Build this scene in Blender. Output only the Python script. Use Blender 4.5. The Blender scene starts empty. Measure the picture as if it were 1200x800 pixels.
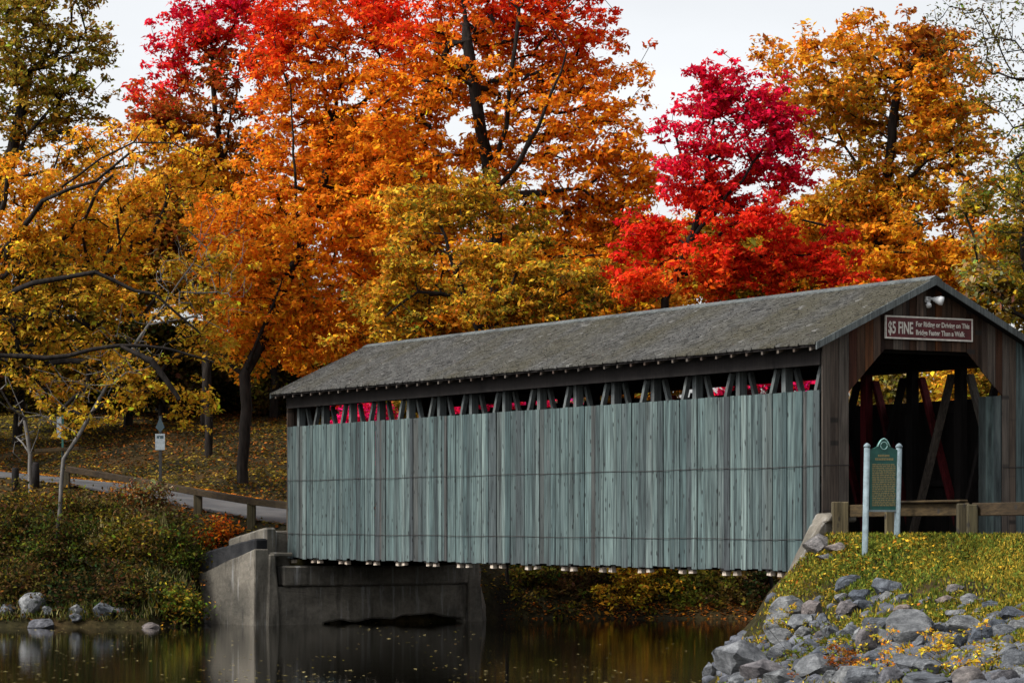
import bpy, math, random
import numpy as np
from mathutils import Vector, Matrix

# ------------------------------------------------------------------ camera, sky, sun, exposure
SC = bpy.context.scene
COL = SC.collection
R = math.radians
F, W_PX, CX, HY, CAMZ = 3300.0, 1200.0, 600.0, 612.0, 2.98      # focal length in photo pixels, horizon row, eye height

cam_d = bpy.data.cameras.new('camera')
cam = bpy.data.objects.new('camera', cam_d); COL.objects.link(cam)
cam.location = (0, 0, CAMZ); cam.rotation_euler = (R(90), 0, 0)
cam_d.sensor_width = 36; cam_d.lens = F / W_PX * 36
cam_d.shift_y = (HY - 400) / W_PX
cam_d.clip_start = 0.5; cam_d.clip_end = 3000
SC.camera = cam

SUN_EL, SUN_AZ = 46.0, 246.0          # azimuth clockwise from +Y: far to the left, a little behind the eye
world = bpy.data.worlds.new('World'); SC.world = world; world.use_nodes = True
wt = world.node_tree; wt.nodes.clear()
def wn(t): return wt.nodes.new(t)
sky = wn('ShaderNodeTexSky'); sky.sky_type = 'NISHITA'; sky.sun_disc = False
sky.sun_elevation = R(SUN_EL); sky.sun_rotation = R(SUN_AZ); sky.air_density = 1.0; sky.dust_density = 3.0; sky.ozone_density = 1.0
hs = wn('ShaderNodeHueSaturation'); hs.inputs['Saturation'].default_value = 0.16
tc = wn('ShaderNodeTexCoord'); mp = wn('ShaderNodeMapping'); mp.inputs['Scale'].default_value = (1, 1, 3.5)
nz = wn('ShaderNodeTexNoise'); nz.inputs['Scale'].default_value = 3.0; nz.inputs['Detail'].default_value = 5
cr = wn('ShaderNodeMapRange'); cr.inputs[1].default_value = .3; cr.inputs[2].default_value = .7
cr.inputs[3].default_value = .69; cr.inputs[4].default_value = .85
mx = wn('ShaderNodeMix'); mx.data_type = 'RGBA'; mx.blend_type = 'MULTIPLY'; mx.inputs[0].default_value = 1
bg = wn('ShaderNodeBackground'); bg.inputs[1].default_value = 0.15
wo = wn('ShaderNodeOutputWorld'); L_ = wt.links.new
L_(sky.outputs[0], hs.inputs['Color']); L_(tc.outputs['Generated'], mp.inputs[0]); L_(mp.outputs[0], nz.inputs['Vector'])
L_(nz.outputs[0], cr.inputs[0]); L_(hs.outputs[0], mx.inputs[6]); L_(cr.outputs[0], mx.inputs[7])
L_(mx.outputs[2], bg.inputs[0]); L_(bg.outputs[0], wo.inputs[0])

sun_d = bpy.data.lights.new('sun', 'SUN'); sun_d.energy = 1.9; sun_d.angle = R(16); sun_d.color = (1, .96, .9)
sun = bpy.data.objects.new('sun', sun_d); COL.objects.link(sun)
sd = Vector((math.sin(R(SUN_AZ)) * math.cos(R(SUN_EL)), math.cos(R(SUN_AZ)) * math.cos(R(SUN_EL)), math.sin(R(SUN_EL))))
sun.rotation_euler = sd.to_track_quat('Z', 'Y').to_euler()
SC.view_settings.view_transform = 'Standard'; SC.view_settings.look = 'None'
SC.view_settings.exposure = 1.05; SC.view_settings.gamma = 1.0; SC.view_settings.use_curve_mapping = False
SC.cycles.max_bounces = 6; SC.cycles.transparent_max_bounces = 8

# ------------------------------------------------------------------ helpers
rng = np.random.default_rng(7); random.seed(7)
def P(px, py, Y): return np.array([(px - CX) / F * Y, Y, CAMZ + (HY - py) / F * Y])
# bridge frame: u runs along the bridge away from the eye, v across it from the visible wall, origin at the near corner
O = np.array([6.6, 60.0]); BD = np.array([-.4966, .868]); GD = np.array([.868, .4966])
def B(u, v, z): p = O + BD * u + GD * v; return (p[0], p[1], z)
def uv(x, y): d0 = x - O[0]; d1 = y - O[1]; return d0 * BD[0] + d1 * BD[1], d0 * GD[0] + d1 * GD[1]

def tag(o, label=None, cat=None, group=None, kind=None):
    if label: o['label'] = label
    if cat: o['category'] = cat
    if group: o['group'] = group
    if kind: o['kind'] = kind
    return o
def link(o, parent=None):
    COL.objects.link(o)
    if parent is not None: o.parent = parent; o.matrix_parent_inverse = parent.matrix_world.inverted() if False else Matrix()
    return o
def empty(name, label, cat, group=None, loc=(0, 0, 0), rz=0):
    o = bpy.data.objects.new(name, None); link(o); o.location = loc; o.rotation_euler = (0, 0, rz); o.empty_display_size = .3
    return tag(o, label, cat, group)

class MB:
    """collects polygons, built into one mesh object"""
    def __init__(s): s.v = []; s.f = []; s.c = []
    def poly(s, pts, faces, col=None):
        b = len(s.v); s.v += [tuple(p) for p in pts]; s.f += [tuple(b + i for i in f) for f in faces]
        if col is not None: s.c += [col] * len(pts)
        return s
    def hexa(s, p, col=None):      # p: 4 bottom ring, 4 top ring
        return s.poly(p, [(3, 2, 1, 0), (4, 5, 6, 7), (0, 1, 5, 4), (1, 2, 6, 5), (2, 3, 7, 6), (3, 0, 4, 7)], col)
    def box(s, x0, x1, y0, y1, z0, z1, col=None):
        return s.hexa([(x0, y0, z0), (x1, y0, z0), (x1, y1, z0), (x0, y1, z0), (x0, y0, z1), (x1, y0, z1), (x1, y1, z1), (x0, y1, z1)], col)
    def beam(s, a, b, w, h, up=(0, 0, 1)):
        a = Vector(a); b = Vector(b); d = (b - a).normalized(); sx = d.cross(Vector(up))
        if sx.length < 1e-4: sx = d.cross(Vector((1, 0, 0)))
        sx.normalize(); sy = sx.cross(d).normalized(); sx = sx * (w / 2); sy = sy * (h / 2)
        q = lambda c: [c - sx - sy, c + sx - sy, c + sx + sy, c - sx + sy]
        return s.hexa([tuple(t) for t in q(a) + q(b)])
    def prism(s, ring, off):       # planar ring extruded by the vector off
        n = len(ring); r2 = [tuple(np.add(p, off)) for p in ring]
        fs = [tuple(range(n - 1, -1, -1)), tuple(range(n, 2 * n))] + [(i, (i + 1) % n, n + (i + 1) % n, n + i) for i in range(n)]
        return s.poly(list(ring) + r2, fs)
    def tube(s, pts, rad, n=6, cap=True):
        pts = [Vector(p) for p in pts]; m = len(pts)
        if not hasattr(rad, '__len__'): rad = [rad] * m
        vs = []
        for i, p in enumerate(pts):
            d = (pts[min(i + 1, m - 1)] - pts[max(i - 1, 0)]).normalized()
            ax = d.cross(Vector((0, 0, 1)));
            if ax.length < 1e-3: ax = d.cross(Vector((1, 0, 0)))
            ax.normalize(); ay = d.cross(ax)
            vs += [tuple(p + (ax * math.cos(2 * math.pi * k / n) + ay * math.sin(2 * math.pi * k / n)) * rad[i]) for k in range(n)]
        fs = [(i * n + k, i * n + (k + 1) % n, (i + 1) * n + (k + 1) % n, (i + 1) * n + k) for i in range(m - 1) for k in range(n)]
        if cap: fs += [tuple(range(n - 1, -1, -1)), tuple((m - 1) * n + k for k in range(n))]
        return s.poly(vs, fs)
    def mesh(s, name, mat, smooth=False):
        me = bpy.data.meshes.new(name); me.from_pydata(s.v, [], s.f); me.materials.append(mat)
        if s.c:
            a = me.color_attributes.new('col', 'FLOAT_COLOR', 'POINT')
            a.data.foreach_set('color', np.array([(*c, 1) for c in s.c], dtype=np.float32).ravel())
        if smooth: me.polygons.foreach_set('use_smooth', [True] * len(me.polygons))
        me.update(); return me
    def build(s, name, mat, parent=None, smooth=False):
        return link(bpy.data.objects.new(name, s.mesh(name, mat, smooth)), parent)

ctex = bpy.data.textures.new('concrete relief', 'CLOUDS'); ctex.noise_scale = .55; ctex.noise_depth = 4
def rough(o, k=.07, lv=4):
    o.modifiers.new('cut', 'TRIANGULATE'); a = o.modifiers.new('divide', 'SUBSURF'); a.subdivision_type = 'SIMPLE'; a.levels = lv; a.render_levels = lv
    d = o.modifiers.new('relief', 'DISPLACE'); d.texture = ctex; d.strength = k; d.texture_coords = 'LOCAL'; d.mid_level = .5; return o
def bevelled(o, w=.01):
    m = o.modifiers.new('bevel', 'BEVEL'); m.width = w; m.segments = 1; return o

# ---- materials
class NT:
    def __init__(s, name):
        s.m = bpy.data.materials.new(name); s.m.use_nodes = True; s.t = s.m.node_tree
        s.p = s.t.nodes['Principled BSDF']; s.out = s.t.nodes['Material Output']
    def n(s, t, **k):
        n = s.t.nodes.new(t)
        for a, b in k.items(): setattr(n, a, b)
        return n
    def l(s, a, b): s.t.links.new(a, b)
    def noise(s, vec, scale, detail=4, rough=.55):
        n = s.n('ShaderNodeTexNoise'); n.inputs['Scale'].default_value = scale; n.inputs['Detail'].default_value = detail
        n.inputs['Roughness'].default_value = rough
        if vec is not None: s.l(vec, n.inputs['Vector'])
        return n.outputs[0]
    def ramp(s, fac, stops):
        r = s.n('ShaderNodeValToRGB'); e = r.color_ramp.elements
        while len(e) < len(stops): e.new(.5)
        for i, (p, c) in enumerate(stops): e[i].position = p; e[i].color = (*c, 1) if len(c) == 3 else c
        s.l(fac, r.inputs[0]); return r.outputs[0]
    def mix(s, fac, a, b, mode='MIX'):
        m = s.n('ShaderNodeMix', data_type='RGBA', blend_type=mode)
        for i, x in ((0, fac), (6, a), (7, b)):
            if isinstance(x, (int, float)): m.inputs[i].default_value = x
            elif isinstance(x, tuple): m.inputs[i].default_value = (*x, 1)
            else: s.l(x, m.inputs[i])
        return m.outputs[2]
    def bump(s, h, strength=.4, dist=.02):
        b = s.n('ShaderNodeBump'); b.inputs['Strength'].default_value = strength; b.inputs['Distance'].default_value = dist
        s.l(h, b.inputs['Height']); s.l(b.outputs[0], s.p.inputs['Normal'])
    def coord(s, scale=(1, 1, 1), kind='Object', rand=False):
        c = s.n('ShaderNodeTexCoord'); m = s.n('ShaderNodeMapping'); m.inputs['Scale'].default_value = scale
        s.l(c.outputs[kind], m.inputs[0])
        if not rand: return m.outputs[0]
        oi = s.n('ShaderNodeObjectInfo'); mu = s.n('ShaderNodeMath', operation='MULTIPLY'); mu.inputs[1].default_value = 91.7
        s.l(oi.outputs['Random'], mu.inputs[0]); ad = s.n('ShaderNodeVectorMath', operation='ADD')
        s.l(m.outputs[0], ad.inputs[0]); s.l(mu.outputs[0], ad.inputs[1]); s.rand = oi.outputs['Random']
        return ad.outputs[0]
    def base(s, c, rough=.85, spec=.25):
        if isinstance(c, tuple): s.p.inputs['Base Color'].default_value = (*c, 1)
        else: s.l(c, s.p.inputs['Base Color'])
        s.p.inputs['Roughness'].default_value = rough; s.p.inputs['Specular IOR Level'].default_value = spec
        return s.m

def wood(name, tones, grain=(14, 14, .5), kscale=(6, 2.2), dark=(.02, .018, .016), knots=True, contrast=1.0, stain=None):
    m = NT(name); vec = m.coord(grain, rand=True)
    c0 = m.ramp(m.rand, tones)
    g = m.noise(vec, 1.6, 6, .65)
    lo = m.noise(m.coord((1.5, 1.5, .5), rand=True), 1.2, 3)
    c = m.mix(.75 * contrast, c0, m.ramp(g, [(.34, (.36, .36, .38)), (.5, (1, 1, 1)), (.66, (1.6, 1.56, 1.53))]), 'MULTIPLY')
    c = m.mix(.7, c, m.ramp(lo, [(.3, (.62, .60, .62)), (.6, (1.15, 1.12, 1.1))]), 'MULTIPLY')
    if stain is not None:
        zc = m.n('ShaderNodeSeparateXYZ'); m.l(m.coord(), zc.inputs[0])
        ad = m.n('ShaderNodeMath', operation='ADD'); m.l(zc.outputs[2], ad.inputs[0])
        sc = m.n('ShaderNodeMath', operation='MULTIPLY'); m.l(g, sc.inputs[0]); sc.inputs[1].default_value = 1.6; m.l(sc.outputs[0], ad.inputs[1])
        c = m.mix(m.ramp(ad.outputs[0], [(.62, (.5, .5, .5)), (1.0, (0, 0, 0))]), c, stain)
    if knots:
        vo = m.n('ShaderNodeTexVoronoi', voronoi_dimensions='2D'); sx = m.n('ShaderNodeSeparateXYZ'); cx = m.n('ShaderNodeCombineXYZ'); m.l(m.coord((kscale[0], 0, kscale[1]), rand=True), sx.inputs[0])
        m.l(sx.outputs[0], cx.inputs[0]); m.l(sx.outputs[2], cx.inputs[1]); m.l(cx.outputs[0], vo.inputs['Vector']); vo.inputs['Scale'].default_value = 1.0
        sc3 = m.n('ShaderNodeSeparateColor'); m.l(vo.outputs['Color'], sc3.inputs[0])
        kn = m.mix(1.0, m.ramp(vo.outputs['Distance'], [(.08, (.85, .85, .85)), (.16, (0, 0, 0))]), m.ramp(sc3.outputs[0], [(.60, (0, 0, 0)), (.64, (1, 1, 1))]), 'MULTIPLY')
        c = m.mix(kn, c, dark)
    st2 = m.noise(m.coord((1.1, 1.1, .28), rand=True), 2.1, 5, .6); c = m.mix(m.ramp(st2, [(.50, (0, 0, 0)), (.66, (.6, .6, .6))]), c, m.mix(1.0, c, (.42, .38, .36), 'MULTIPLY'))
    m.bump(g, .5, .012)
    return m.base(c, .85, .2)

M = {}
M['teal_wood'] = wood('weathered grey-green siding', [(0, (0.041, 0.065, 0.067)), (.16, (0.078, 0.115, 0.114)), (.3, (0.031, 0.043, 0.045)), (.42, (0.097, 0.136, 0.133)), (.54, (0.051, 0.076, 0.077)), (.64, (0.048, 0.047, 0.045)), (.74, (0.069, 0.101, 0.100)), (.86, (0.039, 0.046, 0.050)), (1, (0.120, 0.163, 0.158))], grain=(2.6, 14, .45), kscale=(1.3, 2.3), contrast=1.3, dark=(.012, .014, .015), stain=(.045, .044, .050))
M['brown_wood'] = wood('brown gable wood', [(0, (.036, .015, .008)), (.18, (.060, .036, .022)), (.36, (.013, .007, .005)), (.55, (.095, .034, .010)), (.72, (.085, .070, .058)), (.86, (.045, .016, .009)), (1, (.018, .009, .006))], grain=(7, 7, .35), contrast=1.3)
M['grey_brown'] = wood('grey-brown jamb wood', [(0, (.065, .048, .036)), (.5, (.10, .088, .075)), (1, (.045, .030, .022))])
M['grey_wood'] = wood('grey timber', [(0, (.085, .10, .10)), (.5, (.12, .135, .135)), (1, (.06, .068, .068))], knots=False)
M['dark_wood'] = wood('dark timber', [(0, (.0075, .007, .007)), (.5, (.012, .010, .0095)), (1, (.0095, .0075, .007))], knots=False)  # shade under the eave and inside is mixed into this near-black tone
M['red_lit_wood'] = wood('timber coloured by red glow', [(0, (.12, .008, .014)), (.5, (.075, .010, .012)), (1, (.17, .009, .018))], knots=False)  # red glow inside the portal, painted into the timber colour
M['post_wood'] = wood('weathered rail timber', [(0, (.055, .048, .026)), (.5, (.075, .062, .034)), (1, (.045, .038, .022))])
M['rail_wood'] = wood('brown rail timber', [(0, (.034, .023, .010)), (.5, (.045, .031, .014)), (1, (.03, .02, .010))], grain=(3, 3, 14))
M['pale_wood'] = wood('pale beam ends', [(0, (.42, .36, .29)), (.5, (.52, .46, .38)), (1, (.34, .28, .22))], knots=False)

def simple(name, c, rough=.6, spec=.3, n=0):
    m = NT(name); col = c
    if n:
        k = m.noise(m.coord(), n, 4); col = m.mix(.6, c, m.ramp(k, [(.3, (.55, .55, .55)), (.7, (1.3, 1.3, 1.3))]), 'MULTIPLY'); m.bump(k, .15, .01)
    return m.base(col, rough, spec)
M['white_paint'] = simple('white paint', (.75, .76, .76), .45, .4, 9)
M['marker_green'] = simple('marker green enamel', (.012, .075, .06), .4, .4, 7)
M['marker_gold'] = simple('marker gold lettering', (.20, .165, .075), .5, .3, 20)
M['marker_post'] = simple('pale blue marker paint', (.15, .195, .215), .6, .3, 11)
M['sign_maroon'] = simple('maroon sign paint', (.085, .010, .012), .5, .3, 8)
M['sign_cream'] = simple('cream sign paint', (.58, .54, .48), .55, .3, 12)
M['black_steel'] = simple('black steel', (.015, .014, .013), .55, .3, 6)
M['cable'] = simple('dark cable', (.028, .024, .024), .7, .2, 5)
M['sign_white'] = simple('worn white sign sheet', (.22, .25, .265), .55, .3, 14)
M['sign_mark'] = simple('dark sign print', (.03, .05, .06), .6, .2, 10)
M['pale_teal'] = simple('pale teal enamel', (.22, .38, .36), .5, .3, 10)

def concrete():
    m = NT('stained concrete'); c = m.coord()
    a = m.noise(c, .9, 6); f = m.noise(c, 9, 5, .7); st = m.noise(m.coord((4.5, 4.5, .35)), 1.3, 4, .6)
    col = m.ramp(a, [(.3, (.06, .056, .047)), (.5, (.12, .108, .088)), (.7, (.19, .17, .14))])
    col = m.mix(.7, col, m.ramp(f, [(.3, (.6, .6, .6)), (.7, (1.25, 1.25, 1.25))]), 'MULTIPLY')
    col = m.mix(m.ramp(st, [(.58, (0, 0, 0)), (.72, (.7, .7, .7))]), col, (.27, .27, .265))
    col = m.mix(m.ramp(m.noise(m.coord((3, 3, .5)), .9, 3), [(.56, (0, 0, 0)), (.70, (.75, .75, .75))]), col, (.03, .028, .024))
    m.bump(f, .6, .03); return m.base(col, .9, .2)
M['concrete'] = concrete()
def slate():
    m = NT('dark asphalt coping'); c = m.coord()
    k = m.noise(c, 2.2, 5); m.bump(m.noise(c, 14, 4), .4, .02)
    return m.base(m.ramp(k, [(.35, (.010, .0105, .012)), (.65, (.026, .026, .027))]), .9, .2)
M['dark_concrete'] = slate()
def stone():
    m = NT('boulder stone'); c = m.coord((1, 1, 1), rand=True)
    k = m.noise(c, 1.6, 7, .62); f = m.noise(c, 11, 5, .7)
    b = m.ramp(m.rand, [(0, (.06, .07, .086)), (.2, (.125, .13, .138)), (.38, (.08, .09, .105)), (.52, (.19, .192, .192)), (.66, (.10, .106, .112)), (.8, (.17, .135, .118)), (.9, (.065, .076, .095)), (1, (.15, .152, .155))])
    col = m.mix(1.0, b, m.ramp(k, [(.3, (.35, .35, .37)), (.5, (1, 1, 1)), (.66, (1.9, 1.88, 1.84))]), 'MULTIPLY')
    col = m.mix(.6, col, m.ramp(f, [(.3, (.6, .6, .6)), (.7, (1.3, 1.3, 1.3))]), 'MULTIPLY')
    m.bump(m.noise(c, 3.5, 8, .68), .8, .12); return m.base(col, .9, .25)
M['stone'] = stone()
def ground_mat():
    m = NT('leafy earth'); c = m.coord()
    a = m.noise(c, .35, 5); f = m.noise(c, 5, 6, .7)
    col = m.ramp(a, [(.35, (.012, .010, .006)), (.5, (.028, .024, .009)), (.62, (.05, .032, .013)), (.75, (.06, .03, .010))])
    col = m.mix(.85, col, m.ramp(f, [(.3, (.35, .35, .35)), (.7, (1.6, 1.6, 1.6))]), 'MULTIPLY')
    m.bump(f, .8, .1); return m.base(col, .95, .1)
M['ground'] = ground_mat()
def road_mat():
    m = NT('asphalt'); c = m.coord(); a = m.noise(c, .6, 5); f = m.noise(c, 30, 4)
    col = m.ramp(a, [(.35, (.05, .052, .056)), (.65, (.10, .098, .096))]); col = m.mix(.5, col, m.ramp(f, [(.3, (.6, .6, .6)), (.7, (1.3, 1.3, 1.3))]), 'MULTIPLY')
    m.bump(f, .3, .01); return m.base(col, .85, .25)
M['road'] = road_mat()
def water_mat():
    m = NT('river water'); m.base((.004, .0037, .0025), .02, .35); m.p.inputs['IOR'].default_value = 1.33
    a = m.noise(m.coord((.5, 1.6, 1)), 1.4, 4); b = m.noise(m.coord((1.2, 5, 1)), 2.2, 3)
    ad = m.n('ShaderNodeMath', operation='ADD'); m.l(a, ad.inputs[0]); m.l(b, ad.inputs[1]); m.bump(ad.outputs[0], .022, .05)
    return m.m
M['water'] = water_mat()
def attr_mat(name, trans=.35, rough=.6):
    m = NT(name); a = m.n('ShaderNodeAttribute', attribute_name='col')
    d = m.n('ShaderNodeBsdfDiffuse'); t = m.n('ShaderNodeBsdfTranslucent'); x = m.n('ShaderNodeMixShader'); x.inputs[0].default_value = trans
    m.l(a.outputs['Color'], d.inputs[0]); m.l(a.outputs['Color'], t.inputs[0]); m.l(d.outputs[0], x.inputs[1]); m.l(t.outputs[0], x.inputs[2])
    m.l(x.outputs[0], m.out.inputs[0]); return m.m
M['leaf'] = attr_mat('autumn leaves', .38)
M['litter'] = attr_mat('ground cover', .2)
def shingle_mat():
    m = NT('weathered shakes'); a = m.n('ShaderNodeAttribute', attribute_name='col'); f = m.noise(m.coord((1, 1, 1)), 7, 6, .7)
    c = m.mix(.8, a.outputs['Color'], m.ramp(f, [(.3, (.55, .55, .55)), (.7, (1.4, 1.4, 1.4))]), 'MULTIPLY'); m.bump(f, .5, .015)
    return m.base(c, .9, .2)
M['shingle'] = shingle_mat()
def bark(name, a, b):
    m = NT(name); k = m.noise(m.coord((6, 6, 1.2)), 1.5, 5); m.bump(k, .6, .03)
    return m.base(m.ramp(k, [(.35, a), (.65, b)]), .95, .1)
M['bark'] = bark('dark bark', (.009, .0075, .0065), (.026, .021, .018))
M['grey_bark'] = bark('grey twig bark', (.07, .065, .06), (.16, .15, .14))

# ------------------------------------------------------------------ terrain
ROAD = np.array([[-3.6, 83.9, 2.83], [-4.2, 85.2, 2.84], [-6.0, 88.4, 3.06], [-8.6, 92.0, 3.46], [-13, 96.3, 4.15], [-20, 99.6, 4.85], [-32, 102.5, 5.4], [-60, 106, 6.5], [-140, 112, 9]])
RW = 2.7
SHX = np.array([-400, -14.6, -10.4, -9.6, -9.0, -7.1, -1.0, .2, 4, 8, 12, 20, 60, 400]); SHY = np.array([78, 80, 80.3, 81.5, 84.6, 82.6, 86.2, 87.6, 87.6, 87.2, 84, 74, 40, 40])
def road_dist(x, y):
    x = np.asarray(x, float); y = np.asarray(y, float)
    best = np.full(x.shape, 1e9); zr = np.zeros(x.shape); side = np.zeros(x.shape)
    for a, b in zip(ROAD[:-1], ROAD[1:]):
        d = b[:2] - a[:2]; L2 = d @ d; t = np.clip(((x - a[0]) * d[0] + (y - a[1]) * d[1]) / L2, 0, 1)
        qx = x - a[0] - t * d[0]; qy = y - a[1] - t * d[1]; ds = np.hypot(qx, qy); k = ds < best
        best = np.where(k, ds, best); zr = np.where(k, a[2] + t * (b[2] - a[2]), zr); side = np.where(k, np.sign(d[0] * qy - d[1] * qx), side)
    return best, zr, side
def sstep(a, b, x): t = np.clip((x - a) / (b - a), 0, 1); return t * t * (3 - 2 * t)
_nd = np.random.default_rng(3); _K = _nd.normal(size=(14, 3)); _PH = _nd.uniform(0, 6.28, 14)
def wob(x, y, z=0, s=1.0):
    r = 0
    for k, p in zip(_K, _PH): r = r + np.sin((x * k[0] + y * k[1] + z * k[2]) * s + p)
    return r / 5.3
def height(x, y):
    x = np.asarray(x, float); y = np.asarray(y, float)
    # far side of the river
    s = y - np.interp(x, SHX, SHY); dr, zr, side = road_dist(x, y); e = np.maximum(dr - RW, 0)
    sp = np.maximum(s, 0)
    far = zr * np.where(sp > 0, (sp / (sp + e + 1e-6)) ** .75, 0)
    hill = np.where(side < 0, .27 * np.maximum(e - .8, 0), 0) * sstep(3, 9, sp)
    hill = 8 * (1 - np.exp(-hill / 8))
    far = far + hill + .10 * wob(x, y, 0, .9) * sstep(.5, 3, e) * sstep(0, 3, sp)
    far = np.where(s < 0, np.maximum(s * .5, -1.3), far)
    # near bank that carries the portal
    u, v = uv(x, y); vs = np.where(u < 0, -2.5 + .75 * u, -2.5)
    tv = (v - vs) / (-.3 - vs); tu = (.35 - u) / .5
    t = np.minimum(tv, tu); near = np.where(t > 0, 2.68 * np.clip(t, 0, 1) ** .92, np.maximum(t * 2.5, -1.3))
    near = near + .05 * wob(x, y, 0, 1.7) * sstep(.15, .4, t) * (1 - sstep(.85, 1, t))
    return np.maximum(far, near)
def hgt(x, y): return float(height(np.array([x]), np.array([y]))[0])
def ground_hit(px, py, y0=34.0, y1=140.0):
    Y = np.linspace(y0, y1, 4000); X = (px - CX) / F * Y; Z = CAMZ + (HY - py) / F * Y
    k = np.nonzero(height(X, Y) >= Z)[0]; i = k[0] if len(k) else len(Y) - 1
    return np.array([X[i], Y[i], Z[i]])

def axis(fine0, fine1, step, far0, far1):
    a = list(np.arange(fine0, fine1 + 1e-6, step)); g = step; p = fine0; lo = []
    while p > far0: g *= 1.25; p -= g; lo.append(p)
    g = step; p = a[-1]; hi = []
    while p < far1: g *= 1.25; p += g; hi.append(p)
    return np.array(lo[::-1] + a + hi)
gx = axis(-24, 16, .3, -420, 420); gy = axis(36, 112, .3, -200, 900)
GX, GY = np.meshgrid(gx, gy); GZ = height(GX, GY)
def grid_mesh(name, X, Y, Z, mat):
    ny, nx = X.shape; me = bpy.data.meshes.new(name)
    vs = np.stack([X, Y, Z], -1).reshape(-1, 3).astype(np.float32); idx = np.arange(nx * ny).reshape(ny, nx)
    q = np.stack([idx[:-1, :-1], idx[:-1, 1:], idx[1:, 1:], idx[1:, :-1]], -1).reshape(-1, 4)
    me.vertices.add(len(vs)); me.vertices.foreach_set('co', vs.ravel()); me.loops.add(q.size); me.loops.foreach_set('vertex_index', q.ravel().astype(np.int32))
    me.polygons.add(len(q)); me.polygons.foreach_set('loop_start', np.arange(0, q.size, 4, dtype=np.int32))
    me.polygons.foreach_set('use_smooth', np.ones(len(q), bool)); me.materials.append(mat); me.update(calc_edges=True)
    return link(bpy.data.objects.new(name, me))
tag(grid_mesh('ground', GX, GY, GZ, M['ground']), 'leaf strewn earth of the river banks and the wooded hillside', kind='structure')
wm = MB(); wm.poly([(-420, -200, 0), (420, -200, 0), (420, 400, 0), (-420, 400, 0)], [(0, 1, 2, 3)])
tag(wm.build('water', M['water']), 'dark still river water under the bridge', kind='structure')

# road beyond the bridge and the one leading off the near portal
def strip(name, pts, hw, dz, mat):
    pts = [np.array(p, float) for p in pts]; fine = []
    for a, b in zip(pts[:-1], pts[1:]):
        n = max(2, int(np.linalg.norm(b - a) / 1.0)); fine += [a + (b - a) * i / n for i in range(n)]
    fine.append(pts[-1]); fine = np.array(fine)
    for _ in range(6): fine[1:-1] = (fine[:-2] + 2 * fine[1:-1] + fine[2:]) / 4
    m = MB(); vs = []
    for i, p in enumerate(fine):
        d = fine[min(i + 1, len(fine) - 1)] - fine[max(i - 1, 0)]; nrm = np.array([-d[1], d[0]]); nrm /= np.linalg.norm(nrm)
        for k in (-1, -.4, .4, 1):
            q = p[:2] + nrm * hw * k; vs.append((q[0], q[1], max(p[2], hgt(*q)) + dz))
    m.poly(vs, [(i * 4 + k, i * 4 + k + 1, i * 4 + k + 5, i * 4 + k + 4) for i in range(len(fine) - 1) for k in range(3)])
    return tag(m.build(name, mat, smooth=True), kind='structure'), fine
road_o, road_fine = strip('road', ROAD, RW - .15, .03, M['road']); road_o['label'] = 'grey asphalt road climbing from the far end of the bridge'
ro2, _ = strip('approach_road', [(*B(-.25, 2.77, 0)[:2], 2.69), (*B(-8, 2.77, 0)[:2], 2.69), (*B(-26, 2.9, 0)[:2], 2.69)], 2.25, .02, M['road'])
ro2['label'] = 'asphalt road leading out of the near portal'

# ------------------------------------------------------------------ covered bridge
LEN, WID, VC = 26.57, 5.54, 2.77
ZB, ZS, ZF = 1.96, 5.80, 2.72            # board foot, board top, deck
EV, EZ, RZ = -.388, 6.80, 8.29           # eave edge and ridge height
SL = (RZ - EZ) / (VC - EV)
def roof_z(v): return RZ - SL * abs(v - VC)
RZROT = math.atan2(BD[1], BD[0])          # local x along the bridge
bridge = empty('covered_bridge', 'long weathered wooden covered bridge with board sides and shake roof', 'bridge', loc=B(0, 0, 0), rz=RZROT)
# local frame of the bridge: X = u, Y = -v, Z = z
def bl(m, name, mat, smooth=False, bev=0, parent=None):
    o = m.build(name, mat, parent or bridge, smooth)
    if bev: bevelled(o, bev)
    return o
def board_mesh(name, mat, h, t=.03):
    m = MB(); c = .012       # unit width in X with chamfered front edges (front = +Y), height h
    ring = [(0, 0), (1, 0), (1, t - .008), (1 - .05, t), (.05, t), (0, t - .008)]
    m.prism([(x, y, 0) for x, y in ring], (0, 0, h)); return m.mesh(name, mat)
bm1 = board_mesh('siding_board', M['teal_wood'], ZS - ZB)
bm2 = board_mesh('siding_board', M['dark_wood'], ZS - ZB)  # far wall copy of the siding, interior shade put into its colour
def side_boards(v0, out, seed):
    r = random.Random(seed); u = .02; k = 0
    while u < LEN - .05:
        w = min(r.choice((.15, .18, .20, .22, .24, .27, .31)), LEN - u)
        if LEN - u - w < .12: w = LEN - u
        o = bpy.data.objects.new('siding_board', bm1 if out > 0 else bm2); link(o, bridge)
        dz = r.uniform(-.05, .015); o.scale = (w - r.uniform(.006, .018), 1 if out > 0 else -1, (ZS - ZB - dz + r.uniform(-.008, .008)) / (ZS - ZB)); o.location = (u, -v0 + out * (r.uniform(0, .03)), ZB + dz)
        o.rotation_euler = (0, r.uniform(-.0012, .0012), 0)
        u += w; k += 1
side_boards(0, 1, 5); side_boards(WID, -1, 6)
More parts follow.
